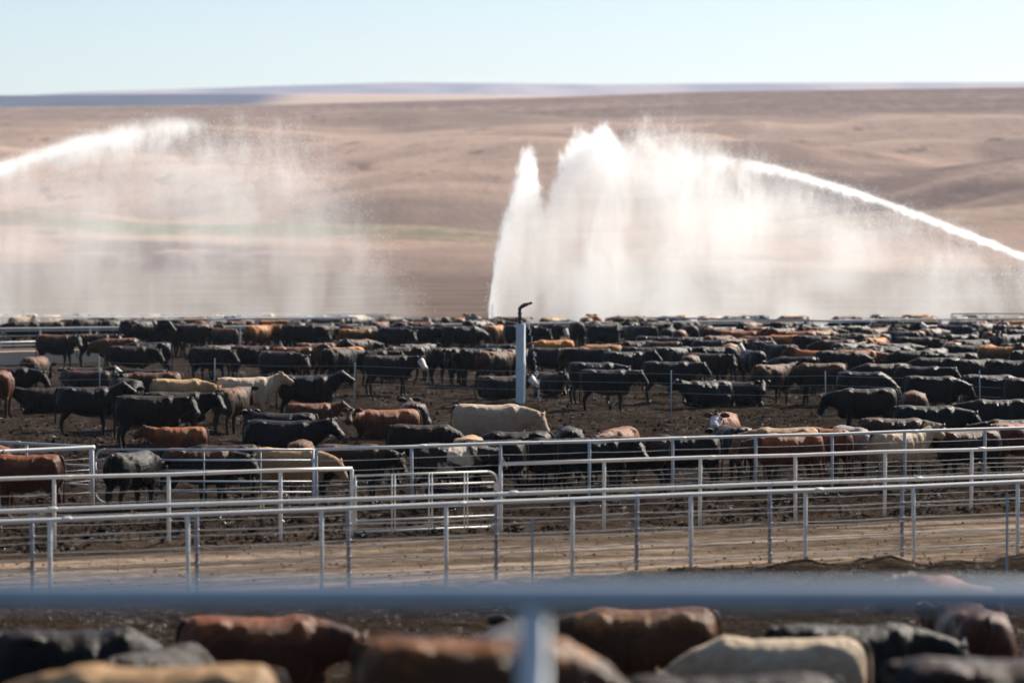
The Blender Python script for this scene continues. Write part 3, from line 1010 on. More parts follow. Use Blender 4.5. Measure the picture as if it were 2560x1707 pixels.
    # ears
    for s in (-1, 1):
        e0 = hb0 + hd * 0.005 + up * 0.03 + ax * (s * 0.085)
        ed = (ax * s * 0.95 - up * 0.18 - hd * 0.12).normalized()
        L = [e0 + ed * t + up * (0.05 * math.sin(t * 12)) for t in (0.0, 0.05, 0.12, 0.185, 0.225)]
        tube(bm, L, [(.026, .030), (.018, .058), (.016, .066), (.012, .046), (.005, .010)], 8)
    neye0 = len(bm.verts)
    for s in (-1, 1):
        ellipsoid(bm, hb0 + hd * 0.14 + up * 0.045 + ax * (s * 0.126), (0.022, 0.022, 0.022), None, 8)
        ellipsoid(bm, hb0 + hd * 0.468 + up * 0.012 + ax * (s * 0.046), (0.016, 0.016, 0.016), None, 8)
    neye = len(bm.verts)
    # tail
    tp = [(-0.82, 0, 1.33 + dz), (-0.90, 0, 1.315 + dz), (-0.945, 0.005, 1.25 + dz)]
    if not lying:
        tp += [(-0.965, 0.01 + tail * .06, 1.12), (-0.97, 0.02 + tail * .16, .92), (-0.965, 0.025 + tail * .22, .72), (-0.96, 0.03 + tail * .26, .56), (-0.955, .03 + tail * .28, .44), (-0.95, .03 + tail * .28, .34)]
        tr = [.030, .034, .030, .024, .019, .018, .025, .032, .008]
    else:
        tp += [(-0.985, 0.06, .5), (-0.97, 0.16, .22), (-0.90, 0.28, .06), (-0.80, .36, .05)]
        tr = [.030, .034, .030, .024, .022, .026, .01]
    tube(bm, tp, tr, 8)
    if not lying:
        for hx, hy in hooves:
            tube(bm, [(hx - .005, hy, .0), (hx, hy, .03), (hx - .01, hy, .085)], [(.058, .064), (.055, .06), (.044, .048)], 10)
    me = bm_mesh(name, bm)
    nv = len(me.vertices)
    co = np.zeros(nv * 3); me.vertices.foreach_get('co', co); co = co.reshape(-1, 3)
    rel = co - np.array(hb0)
    th = rel @ np.array(hd); tu = rel @ np.array(up); ta = rel @ np.array(ax)
    ishead = sstep(-0.02, 0.05, th) * (np.abs(ta) < 0.2) * (rel[:, 0] ** 2 + rel[:, 1] ** 2 + rel[:, 2] ** 2 < 0.62 ** 2) * (np.abs(tu) < 0.22)
    ii0 = np.arange(nv)
    face = np.where(ii0 < nbody, ishead * sstep(0.02, 0.10, th) * sstep(-0.15, -0.04, tu + 0.25 * np.maximum(th - 0.2, 0)), 0.0)
    muz = sstep(0.38, 0.43, th) * ishead * (ii0 < nbody)
    ii = np.arange(nv)
    eye = np.where((ii >= neye0) & (ii < neye), 1.0, 0.0)
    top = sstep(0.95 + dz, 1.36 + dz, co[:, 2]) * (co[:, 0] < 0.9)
    leg = 1 - sstep(0.35, 0.6, co[:, 2]) if not lying else np.zeros(nv)
    ear = np.where((ii >= nbody) & (ii < neye0) & (co[:, 2] > 0.9 + dz) & (co[:, 0] > 0.3), 1.0, 0.0)
    for an, arr in (('face', face), ('muzzle', muz), ('top', top), ('leg', leg), ('ear', ear), ('eye', eye)):
        a = me.attributes.new(an, 'FLOAT', 'POINT'); a.data.foreach_set('value', arr.astype(np.float32))
    return me

POSES = {
    'level': make_cow('steer_level', 14, 4, -54),
    'up': make_cow('steer_up', 34, 0, -30, tail=0.3),
    'low': make_cow('steer_low', -12, 0, -62, tail=-0.2),
    'left': make_cow('steer_left', 12, 34, -50, tail=0.2),
    'right': make_cow('steer_right', 14, -34, -48, walk=0.6),
    'walk': make_cow('steer_walk', 4, 8, -54, walk=1.4, tail=0.4),
    'down': make_cow('steer_down', -38, 10, -66, walk=0.8),
    'level2': make_cow('steer_level_b', 24, -8, -44, walk=-0.7, tail=-0.3),
    'level3': make_cow('steer_level_c', 2, -14, -58, walk=0.5, tail=0.2),
    'low2': make_cow('steer_low_b', -24, 12, -60, walk=-0.6),
    'low3': make_cow('steer_low_c', -4, -20, -64, walk=0.4, tail=0.3),
    'lie': make_cow('steer_lying', 24, 0, -32, lying=True),
    'liel': make_cow('steer_lying_left', 22, 44, -32, lying=True),
    'lier': make_cow('steer_lying_right', 22, -44, -32, lying=True),
}

def coat(name, base, warm, warm_amt, sheen=0.0, face=None, rough=0.46, legs=None, patch=None, spec=0.14):
    m = newmat(name); n = NT(m)
    p = n.coord('Object')
    oi = n.node('ShaderNodeObjectInfo')
    rnd = oi.outputs['Random']
    off = n.node('ShaderNodeVectorMath', operation='ADD')
    cb = n.node('ShaderNodeCombineXYZ'); n.put(cb.inputs[0], n.mul(rnd, 37.0)); n.put(cb.inputs[1], n.mul(rnd, 11.0))
    n.put(off.inputs[0], p); n.put(off.inputs[1], cb.outputs[0])
    q = off.outputs[0]
    big = n.noise(q, 2.2, 4, 0.6)
    hair = n.noise(n.mapping(q, (7, 22, 9)), 1.0, 5, 0.65, 0.6)
    fine = n.noise(n.mapping(q, (26, 60, 34)), 1.0, 3, 0.6)
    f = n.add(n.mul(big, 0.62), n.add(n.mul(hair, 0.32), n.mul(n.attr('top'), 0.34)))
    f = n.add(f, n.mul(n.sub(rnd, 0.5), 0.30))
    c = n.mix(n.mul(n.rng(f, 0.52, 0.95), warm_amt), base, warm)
    if legs is not None:
        c = n.mix(n.mul(n.attr('leg'), 0.85), c, legs)
    # dried mud on the lower legs and belly
    c = n.mix(n.mul(n.attr('leg'), n.rng(big, 0.4, 0.65, 0, 0.6)), c, (0.045, 0.033, 0.025))
    if patch is not None:
        c = n.mix(n.rng(n.noise(q, 1.5, 3, 0.5, 0.8), 0.55, 0.60), c, patch)
    if face is not None:
        c = n.mix(n.rng(n.add(n.attr('face'), n.mul(n.sub(big, 0.5), 0.5)), 0.35, 0.6), c, face)
    c = n.mix(n.mul(n.attr('muzzle'), 0.8), c, (0.04, 0.03, 0.03) if face is None else (0.30, 0.20, 0.17))
    c = n.mix(n.attr('eye'), c, (0.006, 0.005, 0.005))
    v = n.mix(1.0, c, n.mix(hair, (0.62, 0.62, 0.62), (1.3, 1.3, 1.3)), 'MULTIPLY')
    rg = n.add(n.add(rough, n.mul(n.sub(rnd, 0.55), 0.25)), n.mul(n.sub(big, 0.5), 0.4))
    b = n.bump(n.add(n.mul(hair, 0.7), n.mul(fine, 0.8)), 0.9, 0.024)
    pb = n.principled(v, rg, normal=b, spec=spec)
    # sun-caught guard hairs along the outline
    pb.inputs['Sheen Weight'].default_value = 0.10
    pb.inputs['Sheen Roughness'].default_value = 0.28
    pb.inputs['Sheen Tint'].default_value = (min(1, 0.30 + warm[0] * 1.6), min(1, 0.20 + warm[1] * 1.6), min(1, 0.13 + warm[2] * 1.6), 1)
    return m

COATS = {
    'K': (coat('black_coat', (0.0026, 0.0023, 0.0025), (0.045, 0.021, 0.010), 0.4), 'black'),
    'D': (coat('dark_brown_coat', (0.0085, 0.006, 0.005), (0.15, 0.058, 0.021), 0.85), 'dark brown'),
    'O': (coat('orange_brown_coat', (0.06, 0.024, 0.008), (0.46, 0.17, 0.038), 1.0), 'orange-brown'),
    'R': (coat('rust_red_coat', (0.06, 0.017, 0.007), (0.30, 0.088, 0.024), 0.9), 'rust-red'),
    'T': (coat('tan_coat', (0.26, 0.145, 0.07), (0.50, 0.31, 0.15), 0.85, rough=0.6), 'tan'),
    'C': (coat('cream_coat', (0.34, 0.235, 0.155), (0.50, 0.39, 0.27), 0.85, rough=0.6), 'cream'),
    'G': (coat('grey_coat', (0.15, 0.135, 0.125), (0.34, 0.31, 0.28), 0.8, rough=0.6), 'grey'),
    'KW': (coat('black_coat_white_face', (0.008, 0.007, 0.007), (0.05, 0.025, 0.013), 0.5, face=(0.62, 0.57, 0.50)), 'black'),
    'DW': (coat('brown_coat_pale_face', (0.016, 0.010, 0.008), (0.12, 0.05, 0.02), 0.7, face=(0.50, 0.36, 0.28)), 'dark brown'),
    'RW': (coat('red_coat_white_face', (0.10, 0.028, 0.010), (0.24, 0.08, 0.026), 0.8, face=(0.66, 0.60, 0.55)), 'rust-red'),
    'KP': (coat('black_coat_white_patch', (0.010, 0.008, 0.008), (0.06, 0.03, 0.016), 0.6, patch=(0.42, 0.33, 0.25)), 'black'),
}
BACK = 1.375
LIEBACK = 0.845
m = newmat('green_ear_tag'); NT(m).principled((0.02, 0.32, 0.10), 0.5)
M_TAG = m

cows = []     # dicts
ORD = ['first', 'second', 'third', 'fourth', 'fifth', 'sixth', 'seventh', 'eighth', 'ninth', 'tenth', 'eleventh', 'twelfth', 'thirteenth', 'fourteenth',
       'fifteenth', 'sixteenth', 'seventeenth', 'eighteenth', 'nineteenth', 'twentieth', 'twenty-first', 'twenty-second', 'twenty-third', 'twenty-fourth',
       'twenty-fifth', 'twenty-sixth', 'twenty-seventh', 'twenty-eighth', 'twenty-ninth', 'thirtieth']

def cow(px, top, th, colr, pose='level', label=None, sc_=1.0, zone='pen', lock=False):
    """px: column of the body's middle, top: row of the back line, th: heading (0 right, 90 away)"""
    lie = pose.startswith('lie')
    zb = (LIEBACK if lie else BACK) * sc_
    p = on_plane(px, top, zb)
    if zone == 'near':
        for _ in range(60):
            q = on_plane(px, top, zb + hz(p.x, p.y)); p = p.lerp(q, 0.4)
    if zone == 'bank':
        best = min((abs(at_depth(px, top, yy).z - hz((px - 1280) / FPX * yy, yy) - zb), yy) for yy in [19.5 + 0.05 * k for k in range(80)])
        p = at_depth(px, top, best[1])
    cows.append(dict(p=Vector((p.x, p.y, 0)), th=R(th), col=colr, pose=pose, label=label, s=sc_, zone=zone, lie=lie, px=px, top=top, lock=lock))

# --- blurred animals of the nearest pen
Z = 'near'
cow(185, 1578, 15, 'K', 'down', 'blurred grey-black back at the lower left, behind the tan back', zone=Z)
cow(395, 1604, 60, 'K', 'down', 'blurred small black hump left of the rust-red cow', 0.97, zone=Z)
cow(640, 1532, 4, 'R', 'low', 'blurred rust-red cow below the blue rail, left of the post', zone=Z)
cow(400, 1650, 176, 'T', 'low', 'blurred long tan back along the bottom left edge', 1.0, zone='bank')
cow(1200, 1600, 3, 'O', 'down', 'blurred orange-brown back at the bottom, crossing behind the pale post', 1.0, zone='bank')
cow(1262, 1552, 75, 'K', 'level', 'blurred black cow partly behind the pale post', zone=Z)
cow(1610, 1534, 184, 'O', 'low', 'blurred orange cow directly below the rail, right of the post', zone=Z)
cow(1950, 1585, 178, 'C', 'low', 'blurred cream back running behind the dark cows at right', 1.0, zone=Z)
cow(2120, 1540, 8, 'K', 'low', 'blurred charcoal back above the cream one', 1.0, zone=Z)
cow(2430, 1528, 96, 'R', 'level', 'blurred dark red rump near the lower right corner', zone=Z)
cow(1800, 1632, 184, 'K', 'down', 'blurred black cow at the bottom edge, right of the post', 1.0, zone='bank')
cow(2520, 1640, 8, 'D', 'down', 'blurred brown-black cow in the lower right corner', 1.0, zone='bank')
cow(2395, 1442, 100, 'R', 'left', 'blurred pinkish back showing just above the blue rail at right', 1.0, zone=Z)

# --- behind the grey gate and the pen's front fence
Z = 'front'
cow(2, 1141, 105, 'R', 'low', 'rust-red cow seen from behind at the left frame edge', 0.93, Z)
cow(66, 1151, 172, 'R', 'level', 'rust-red cow side-on behind the fence end at far left', 0.90, Z)
cow(330, 1126, 68, 'K', 'low', 'glossy black rump behind the left end of the grey gate', 0.95, Z)
cow(500, 1139, 4, 'D', 'low', 'dark brown cow with rusty top behind the middle of the gate', 0.93, Z)
cow(722, 1140, -10, 'T', 'low', 'tan cow with lowered head at the right end of the grey gate', 0.93, Z)
cow(560, 1108, 180, 'K', 'low', 'black back beyond the gate, above the dark brown cow', 0.98, Z)
cow(752, 1117, 88, 'D', 'low', 'small dark brown rump behind the gate\'s right post', 0.95, Z)
cow(880, 1137, 2, 'D', 'low', 'dark brown back just right of the gate post, behind the fence', 0.94, Z)
cow(1120, 1136, 24, 'KP', 'low', 'black cow with pale patches behind the white lane gate', 0.94, Z)
cow(1140, 1121, 6, 'K', 'low', 'black back beyond the patched cow, behind the fence', 0.97, Z)
cow(1225, 1122, 178, 'K', 'low', 'black back right of the patched cow, left of the fence post', 0.97, Z)
cow(1400, 1118, 180, 'K', 'level', 'glossy black cow with a green ear tag facing left', 0.96, Z)
cow(1480, 1111, 2, 'K', 'level', 'black cow half hidden behind the tagged one', 0.97, Z)
cow(1590, 1114, 152, 'D', 'left', 'grey-brown cow with pale rump, right of the tagged black one', 0.95, Z)
cow(1545, 1106, 250, 'RW', 'level', 'red cow with pale face looking over from behind the fence', 0.95, Z)
cow(1712, 1104, 180, 'K', 'level', 'glossy black cow facing left, centre right behind the fence', 0.97, Z)
cow(1832, 1111, 112, 'D', 'low', 'brown-black rump left of the long tan cow', 0.95, Z)
cow(1962, 1098, 180, 'T', 'low3', 'long tan cow facing left behind a dark red one', 0.96, Z)
cow(1975, 1108, 205, 'R', 'low', 'dark red cow standing in front of the tan one', 0.94, Z)
cow(2066, 1096, 112, 'R', 'low', 'dark red rump left of the grey cow behind the fence', 0.96, Z)
cow(2128, 1090, 282, 'G', 'down', 'pale grey cow facing the camera with lowered head', 1.0, Z)
cow(2246, 1090, 32, 'C', 'up', 'cream cow seen from behind beside the grey one', 1.0, Z)
cow(2420, 1082, 196, 'D', 'level', 'brown-black cow right of the cream one behind the fence', 0.98, Z)
cow(2535, 1080, 186, 'K', 'level', 'black cow at the right edge behind the white fence', 0.98, Z)
cow(2545, 1070, 20, 'R', 'level', 'red-brown back at the right frame edge above the rail', 1.0, Z)

# --- pen, front half
Z = 'pen'
cow(372, 986, 2, 'K', 'level', 'large black cow side-on standing alone at left foreground of the pen', 1.04)
cow(440, 979, 3, 'K', 'level', 'black cow mostly hidden behind the large black one at left')
cow(450, 1062, 190, 'R', 'lie', 'red calf lying behind the large black cow\'s legs', 0.85)
cow(215, 954, 8, 'K', 'up', 'black cow standing left of the large black one')
cow(120, 966, 180, 'K', 'lie', 'black animal lying at left beside the standing black one')
cow(322, 953, -60, 'K', 'low', 'glossy black cow turned to the camera behind the left group')
cow(448, 946, 0, 'T', 'low', 'tan cow side-on in the left part of the pen')
cow(612, 943, 10, 'C', 'up', 'cream cow with raised head right of the tan one')
cow(580, 962, 72, 'D', 'level', 'dark brown rump in front of the cream cow', 0.98)
cow(765, 940, 8, 'K', 'up', 'black cow facing right, right of the cream one')
cow(778, 1008, 8, 'R', 'lie', 'red calf lying under the black cow, right of the cream one', 0.85)
cow(714, 1024, 175, 'K', 'lier', 'black animal lying with shining back, left of centre', 1.0)
cow(706, 1046, -4, 'K', 'level', 'black cow with thick neck facing right above the gate post')
cow(968, 1016, 196, 'R', 'liel', 'rust-red cow lying in the open mud at centre left', 1.02)
cow(1034, 1008, 98, 'D', 'lie', 'dark brown cow lying facing away behind the rust-red one', 1.0)
cow(1058, 1062, -4, 'K', 'down', 'black cow with lowered head behind the fence, left of the cream cow')
cow(1225, 1005, 0, 'C', 'low', 'cream cow side-on in front of the white sprinkler post', 1.05)
cow(1292, 1073, 180, 'K', 'low', 'black back in front of the cream cow by the sprinkler post')
cow(1172, 1094, 85, 'T', 'low', 'light brown rump just above the fence rail at centre', 0.95)
cow(1425, 1086, 95, 'K', 'low', 'charcoal rump peeking above the fence rail right of centre', 0.95)
cow(1252, 934, 8, 'KW', 'lier', 'black white-faced cow lying behind the sprinkler post', 1.0)
cow(1376, 930, -60, 'D', 'lie', 'brown cow lying right of the sprinkler post', 0.95)
cow(1808, 1030, -102, 'RW', 'lie', 'orange-red white-faced cow lying and facing the camera', 1.08)
cow(1484, 902, 2, 'K', 'level', 'black cow side-on, farther of the pair right of the sprinkler post')
cow(1515, 916, -3, 'K', 'level', 'black cow side-on, nearer of the pair right of the sprinkler post')
cow(1672, 901, 0, 'K', 'level', 'black cow side-on above the white-faced lying one')
cow(1727, 886, 88, 'D', 'level', 'grey-brown rump behind the black side-on cow, right of centre')
cow(1770, 955, 200, 'K', 'lie', 'black animal lying left of two, centre right of the pen')
cow(1850, 950, 330, 'K', 'lier', 'glossy black animal lying right of two, centre right of the pen')
cow(1930, 908, 38, 'D', 'level', 'brown cow turned away, right of the lying black pair')
cow(2052, 909, 182, 'D', 'down', 'brown-black cow facing left with straight front legs, right part')
cow(2158, 925, -14, 'K', 'down', 'black cow with sloping back and lowered head at right')
cow(2330, 934, -12, 'K', 'low', 'long black cow sloping to the right, upper right of the pen')
cow(2166, 978, 180, 'K', 'low', 'black cow facing left with lowered head at right')
cow(2285, 971, 80, 'D', 'low', 'grey-brown rump between black cows at right')
cow(2318, 1014, -2, 'K', 'level', 'black cow facing right above the right fence rail')
cow(2236, 1034, -2, 'DW', 'low', 'brown-black cow with pale face just above the right fence rail')
cow(2500, 989, 178, 'K', 'low', 'big black cow at the right edge of the pen')
cow(2474, 932, 4, 'K', 'low', 'black cow near the right edge, behind the big one')
cow(2585, 946, 2, 'K', 'level', 'black cow cut by the right frame edge')

# --- pen, middle left
cow(140, 832, -12, 'D', 'right', 'tall brown-black cow in front of the feed bunk at left', 1.05)
cow(240, 834, 10, 'D', 'level'); cow(296, 845, 184, 'O', 'low', 'orange-brown rump shining at upper left of the pen')
cow(325, 864, 2, 'K', 'level', 'black cow side-on behind the leftmost thin stake'); cow(520, 864, 2, 'K', 'level'); cow(552, 857, 12, 'D', 'level')
cow(700, 873, 2, 'D', 'level'); cow(808, 866, -4, 'D', 'level'); cow(410, 813, 182, 'D', 'low', 'dark brown cow with a green ear tag at upper left'); cow(498, 806, 84, 'D'); cow(646, 814, 58, 'O', 'right')
cow(742, 802, 86, 'D'); cow(800, 806, 40, 'D'); cow(88, 889, 76, 'D', 'low', 'brown-black rump standing alone below the feed bunk', 1.02)
cow(4, 924, 88, 'R', 'low', 'dark red rump cut by the left frame edge in the pen'); cow(20, 916, 2, 'K', 'level', 'black cow behind the dark red rump at the left edge')
cow(222, 926, 170, 'D', 'lier', 'brown animal lying left of the leftmost stake', 1.0); cow(212, 914, 0, 'KW', 'lie', 'white-faced black cow lying behind the leftmost stake', 1.0)
cow(385, 928, 186, 'D', 'left', 'brown cow facing left behind the tan one'); cow(372, 921, 176, 'K', 'level')
cow(848, 874, 4, 'K', 'level'); cow(892, 818, 6, 'O', 'level', 'orange-brown cow in the upper row left of the sprinkler post'); cow(985, 818, 2, 'D', 'level'); cow(890, 845, 20, 'D', 'low')
cow(922, 870, 6, 'D', 'level'); cow(972, 887, 2, 'KW', 'level', 'black cow with white face standing left of the sprinkler post', 1.03)
cow(1046, 804, 30, 'D'); cow(1086, 812, 78, 'D'); cow(1134, 814, 100, 'D'); cow(1190, 802, 70, 'D', 'low'); cow(1240, 811, 74, 'O', 'low', 'rusty-sided rump high up just left of the sprinkler post')
cow(1118, 866, 14, 'D', 'level'); cow(1182, 868, 8, 'D', 'level'); cow(1238, 875, 42, 'D', 'level', 'brown cow with rusty flank standing left of the sprinkler post')
cow(1300, 866, 178, 'D'); cow(560, 818, 94, 'D'); cow(690, 812, 60, 'D'); cow(880, 806, 110, 'D'); cow(950, 806, 80, 'D'); cow(632, 862, 3, 'D', 'level')
cow(1010, 862, 150, 'D')
# --- pen, middle right
cow(1366, 807, 4, 'K'); cow(1442, 802, 96, 'K'); cow(1490, 803, 88, 'K'); cow(1562, 809, 2, 'D', 'level'); cow(1580, 795, 0, 'D', 'low', 'tall dark brown back rising above the herd right of the sprinkler post', 1.06)
cow(1384, 844, 196, 'O', 'low', 'orange-backed cow just right of the sprinkler post'); cow(1372, 866, 2, 'D'); cow(1440, 868, 60, 'O'); cow(1482, 870, 178, 'K'); cow(1562, 872, 2, 'K')
cow(1500, 858, 4, 'D', 'low'); cow(1592, 850, 184, 'D', 'low'); cow(1612, 866, 6, 'K'); cow(1690, 868, 2, 'K', 'level'); cow(1770, 874, 4, 'K', 'level')
cow(1646, 804, 8, 'D'); cow(1700, 827, 84, 'O', 'low', 'orange rump standing out among black cattle right of centre'); cow(1716, 802, 176, 'K'); cow(1800, 818, 4, 'D'); cow(1764, 812, 90, 'D')
cow(1780, 849, -4, 'K', 'level'); cow(1830, 846, 6, 'D', 'level'); cow(1826, 860, 80, 'O', 'low', 'light orange rump in the dense herd at right'); cow(1906, 848, 66, 'D', 'level'); cow(1882, 874, 106, 'D', 'low')
cow(1892, 816, 70, 'O'); cow(1930, 826, 20, 'D'); cow(1962, 804, 4, 'D'); cow(2036, 838, 0, 'K', 'level'); cow(1992, 871, 86, 'D', 'low', 'round brown rump at the middle of the right herd')
cow(1960, 836, 178, 'O', 'low'); cow(2010, 812, 186, 'D'); cow(2052, 823, 6, 'O', 'low'); cow(2118, 852, 2, 'D'); cow(2100, 880, -8, 'K', 'low'); cow(2180, 832, 178, 'D', 'low')
cow(2190, 845, 6, 'O', 'low'); cow(2160, 868, 184, 'K'); cow(2246, 856, 2, 'D', 'low'); cow(2222, 866, 4, 'K', 'low'); cow(2280, 874, 184, 'K', 'low'); cow(2290, 842, 8, 'K', 'low')
cow(2210, 910, 170, 'D', 'low'); cow(2300, 911, 4, 'K', 'level'); cow(2340, 897, 182, 'K', 'low'); cow(2380, 852, 60, 'O'); cow(2440, 898, 0, 'K', 'level')
cow(2470, 864, 72, 'O', 'low', 'bright rusty rump in the herd near the right edge'); cow(2330, 822, 2, 'D'); cow(2400, 834, 176, 'D', 'low'); cow(2476, 824, 64, 'O'); cow(2420, 862, 4, 'D'); cow(2550, 862, -8, 'K')
cow(2530, 834, 178, 'K', 'low'); cow(2500, 804, 90, 'D'); cow(2545, 803, 84, 'O'); cow(2390, 878, 186, 'K'); cow(2530, 900, 4, 'K', 'level'); cow(2110, 828, 172, 'D', 'low')
cow(2270, 826, 186, 'O', 'low'); cow(2220, 820, 4, 'D', 'low'); cow(2145, 816, 10, 'D', 'low'); cow(1860, 830, 182, 'D', 'low'); cow(1636, 838, 4, 'K', 'low'); cow(1660, 850, 176, 'D', 'low'); cow(1740, 836, 2, 'D')
cow(1990, 890, 175, 'K', 'low'); cow(2090, 850, 186, 'D', 'low'); cow(2340, 872, 4, 'D', 'low')

# --- next pen, beyond the long white rail, and the misty farthest pens
rr = random.Random(21)
for k in range(34):
    px = -40 + k * 79 + rr.uniform(-18, 18)
    th = rr.choice([0, 5, 178, 185, 80, 95, 60, 200, 110, -90, 270])
    cow(px, 801 - 10 * px / 2560 + rr.uniform(-4, 1.5) , th, rr.choice('DDDDOKKDKO'), rr.choice(['level', 'low', 'low', 'down']), zone='next')
for k in range(26):
    px = -40 + k * 102 + rr.uniform(-22, 22)
    th = rr.choice([0, 5, 178, 185, 80, 95, 60, 200, 110])
    cow(px, 792.5 - 6 * px / 2560 + rr.uniform(-2, 2.0), th, rr.choice('DDDDOKKTDKOC'), rr.choice(['level', 'low', 'low', 'down']), zone='far')
for k in range(18):
    px = -30 + k * 58 + rr.uniform(-14, 14)
    th = rr.choice([0, 178, 80, 95, 60, 110])
    cow(px, 784.5 - 2 * px / 2560 + rr.uniform(-1.2, 1.4), th, rr.choice('DDGDOKTTDKCC'), rr.choice(['level', 'low', 'low']), zone='mist')

def seg_dist(a, b):
    da = Vector((math.cos(a['th']), math.sin(a['th']), 0)); db = Vector((math.cos(b['th']), math.sin(b['th']), 0))
    best = 9
    for i in (-0.72, -0.24, 0.24, 0.72, 1.15):
        pa = a['p'] + da * (i * a['s'])
        for j in (-0.72, -0.24, 0.24, 0.72, 1.15):
            dd_ = (pa - (b['p'] + db * (j * b['s']))).length
            rr_ = 0.26 if (i > 1 or j > 1) else 0.36
            best = min(best, dd_ - 2 * rr_ - (0.06 if a['lie'] or b['lie'] else 0))
    return best
vr = random.Random(77)
added = 0
for _ in range(900):
    if added >= 56: break
    px_, tp_ = vr.uniform(180, 2580), 801 + 74 * vr.random() ** 1.3
    if px_ < 1650 and not (tp_ < 814 or 852 < tp_ < 866): continue
    q_ = on_plane(px_, tp_, BACK * 1.05); c_ = dict(p=Vector((q_.x, q_.y, 0)), th=R(vr.choice([0, 15, 35, 60, 80, 95, 120, 165, 190, 270])), s=1.05, lie=False)
    if min((seg_dist(c_, o_) for o_ in cows if abs(o_['p'].x - q_.x) < 3 and abs(o_['p'].y - q_.y) < 3), default=9) < 0.12: continue
    cow(px_, tp_, math.degrees(c_['th']), vr.choice(['K', 'K', 'K', 'D', 'D', 'D', 'O', 'KW', 'R']), vr.choice(['level', 'low', 'low', 'up', 'left']), None, 1.05)
    added += 1
for c in cows:
    if c['label'] is None and c['zone'] == 'pen':
        c['th'] += R(vr.choice([-30, -18, -8, 0, 6, 14, 25, 38, 50]))
        if c['col'] == 'D' and vr.random() < 0.3: c['col'] = 'K'
        if c['col'] in 'KD' and vr.random() < 0.10: c['col'] = 'KW'
# --- keep animals apart and clear of the fences (moved along their own line of sight)
def fence_fix(c):
    hd = Vector((math.cos(c['th']), math.sin(c['th']), 0))
    front = 1.35 * c['s']; back = -1.0 * c['s']
    ext = [hd.dot(NV) * front, hd.dot(NV) * back]
    hi = max(ext) + 0.36; lo = min(ext) - 0.36
    u_ = c['p'].dot(d3)
    v_ = vof(c['p'])
    nv_ = v_
    v4 = line_v(L4, u_); vb = line_v(LB, u_)
    if c['zone'] in ('front', 'pen'):
        if v_ + lo < v4 + 0.12: nv_ = v4 + 0.12 - lo
        if v_ + hi > vb - 0.10: nv_ = vb - 0.10 - hi
    elif c['zone'] in ('next', 'far', 'mist'):
        if v_ + lo < vb + 0.12: nv_ = vb + 0.12 - lo
    elif c['zone'] == 'near':
        v1 = line_v(L1, u_)
        if v_ + hi > v1 - 0.2: nv_ = v1 - 0.2 - hi
    if abs(nv_ - v_) > 1e-4:
        k = nv_ / v_ if abs(v_) > 1 else 1
        c['p'] = c['p'] * k          # along the sight line on the ground
gate_front = (gA + gB) / 2
for c in cows: fence_fix(c)
for it in range(14):
    moved = False
    for i in range(len(cows)):
        a = cows[i]
        for j in range(i + 1, len(cows)):
            b = cows[j]
            if abs(a['p'].x - b['p'].x) > 2.9 or abs(a['p'].y - b['p'].y) > 2.9: continue
            g_ = seg_dist(a, b)
            if g_ < 0.0:
                moved = True
                near_, far_ = (a, b) if a['p'].y < b['p'].y else (b, a)
                st = min(0.35, -g_ * 0.6 + 0.05)
                dn = near_['p'].normalized()
                far_['p'] = far_['p'] + far_['p'].normalized() * st
                near_['p'] = near_['p'] - dn * st * 0.6
    for c in cows: fence_fix(c)
    if not moved: break

for c in cows:
    if c['lie'] or c['zone'] in ('bank', 'near'): continue
    zt_ = H - (c['top'] - 600) / FPX * c['p'].y
    c['s'] = min(max(zt_ / BACK, 0.90), 1.20)
# --- labels
def view_of(c):
    a = c['th']
    if c['lie']: return 'lying'
    if math.sin(a) > 0.72: return 'seen from behind'
    if math.sin(a) < -0.72: return 'facing the camera'
    return 'facing right' if math.cos(a) > 0 else 'facing left'
def place_of(c):
    z = c['zone']
    if z == 'next': return 'just beyond the long white rail'
    if z == 'far': return 'far rows, top of herd'
    if z == 'mist': return 'in the misty farthest pen'
    y = c['top']
    side = 'left' if c['px'] < 1300 else 'right'
    if y < 822: return 'back row %s of sprinkler post' % side
    if y < 856: return 'upper herd %s of sprinkler post' % side
    return 'middle herd %s of sprinkler post' % side
cnt = {}
for c in sorted(cows, key=lambda q: q['p'].x / q['p'].y):
    if c['label']: continue
    k = (COATS[c['col']][1], view_of(c), place_of(c))
    i = cnt.get(k, 0); cnt[k] = i + 1
    c['key'] = k; c['idx'] = i
for c in cows:
    if c['label']: continue
    k = c['key']
    if cnt[k] == 1: c['label'] = 'only %s cow %s %s' % k
    else: c['label'] = '%s %s cow from left, %s, %s' % (ORD[c['idx']], k[0], k[1], k[2])
GRP = {'bank': 'blurred cattle in the nearest pen', 'near': 'blurred cattle in the nearest pen', 'front': 'cattle along the front fence of the pen', 'pen': 'cattle standing and lying in the muddy pen',
       'next': 'cattle beyond the long white rail', 'far': 'cattle beyond the long white rail', 'mist': 'cattle in the misty farthest pen'}
pr = random.Random(3)
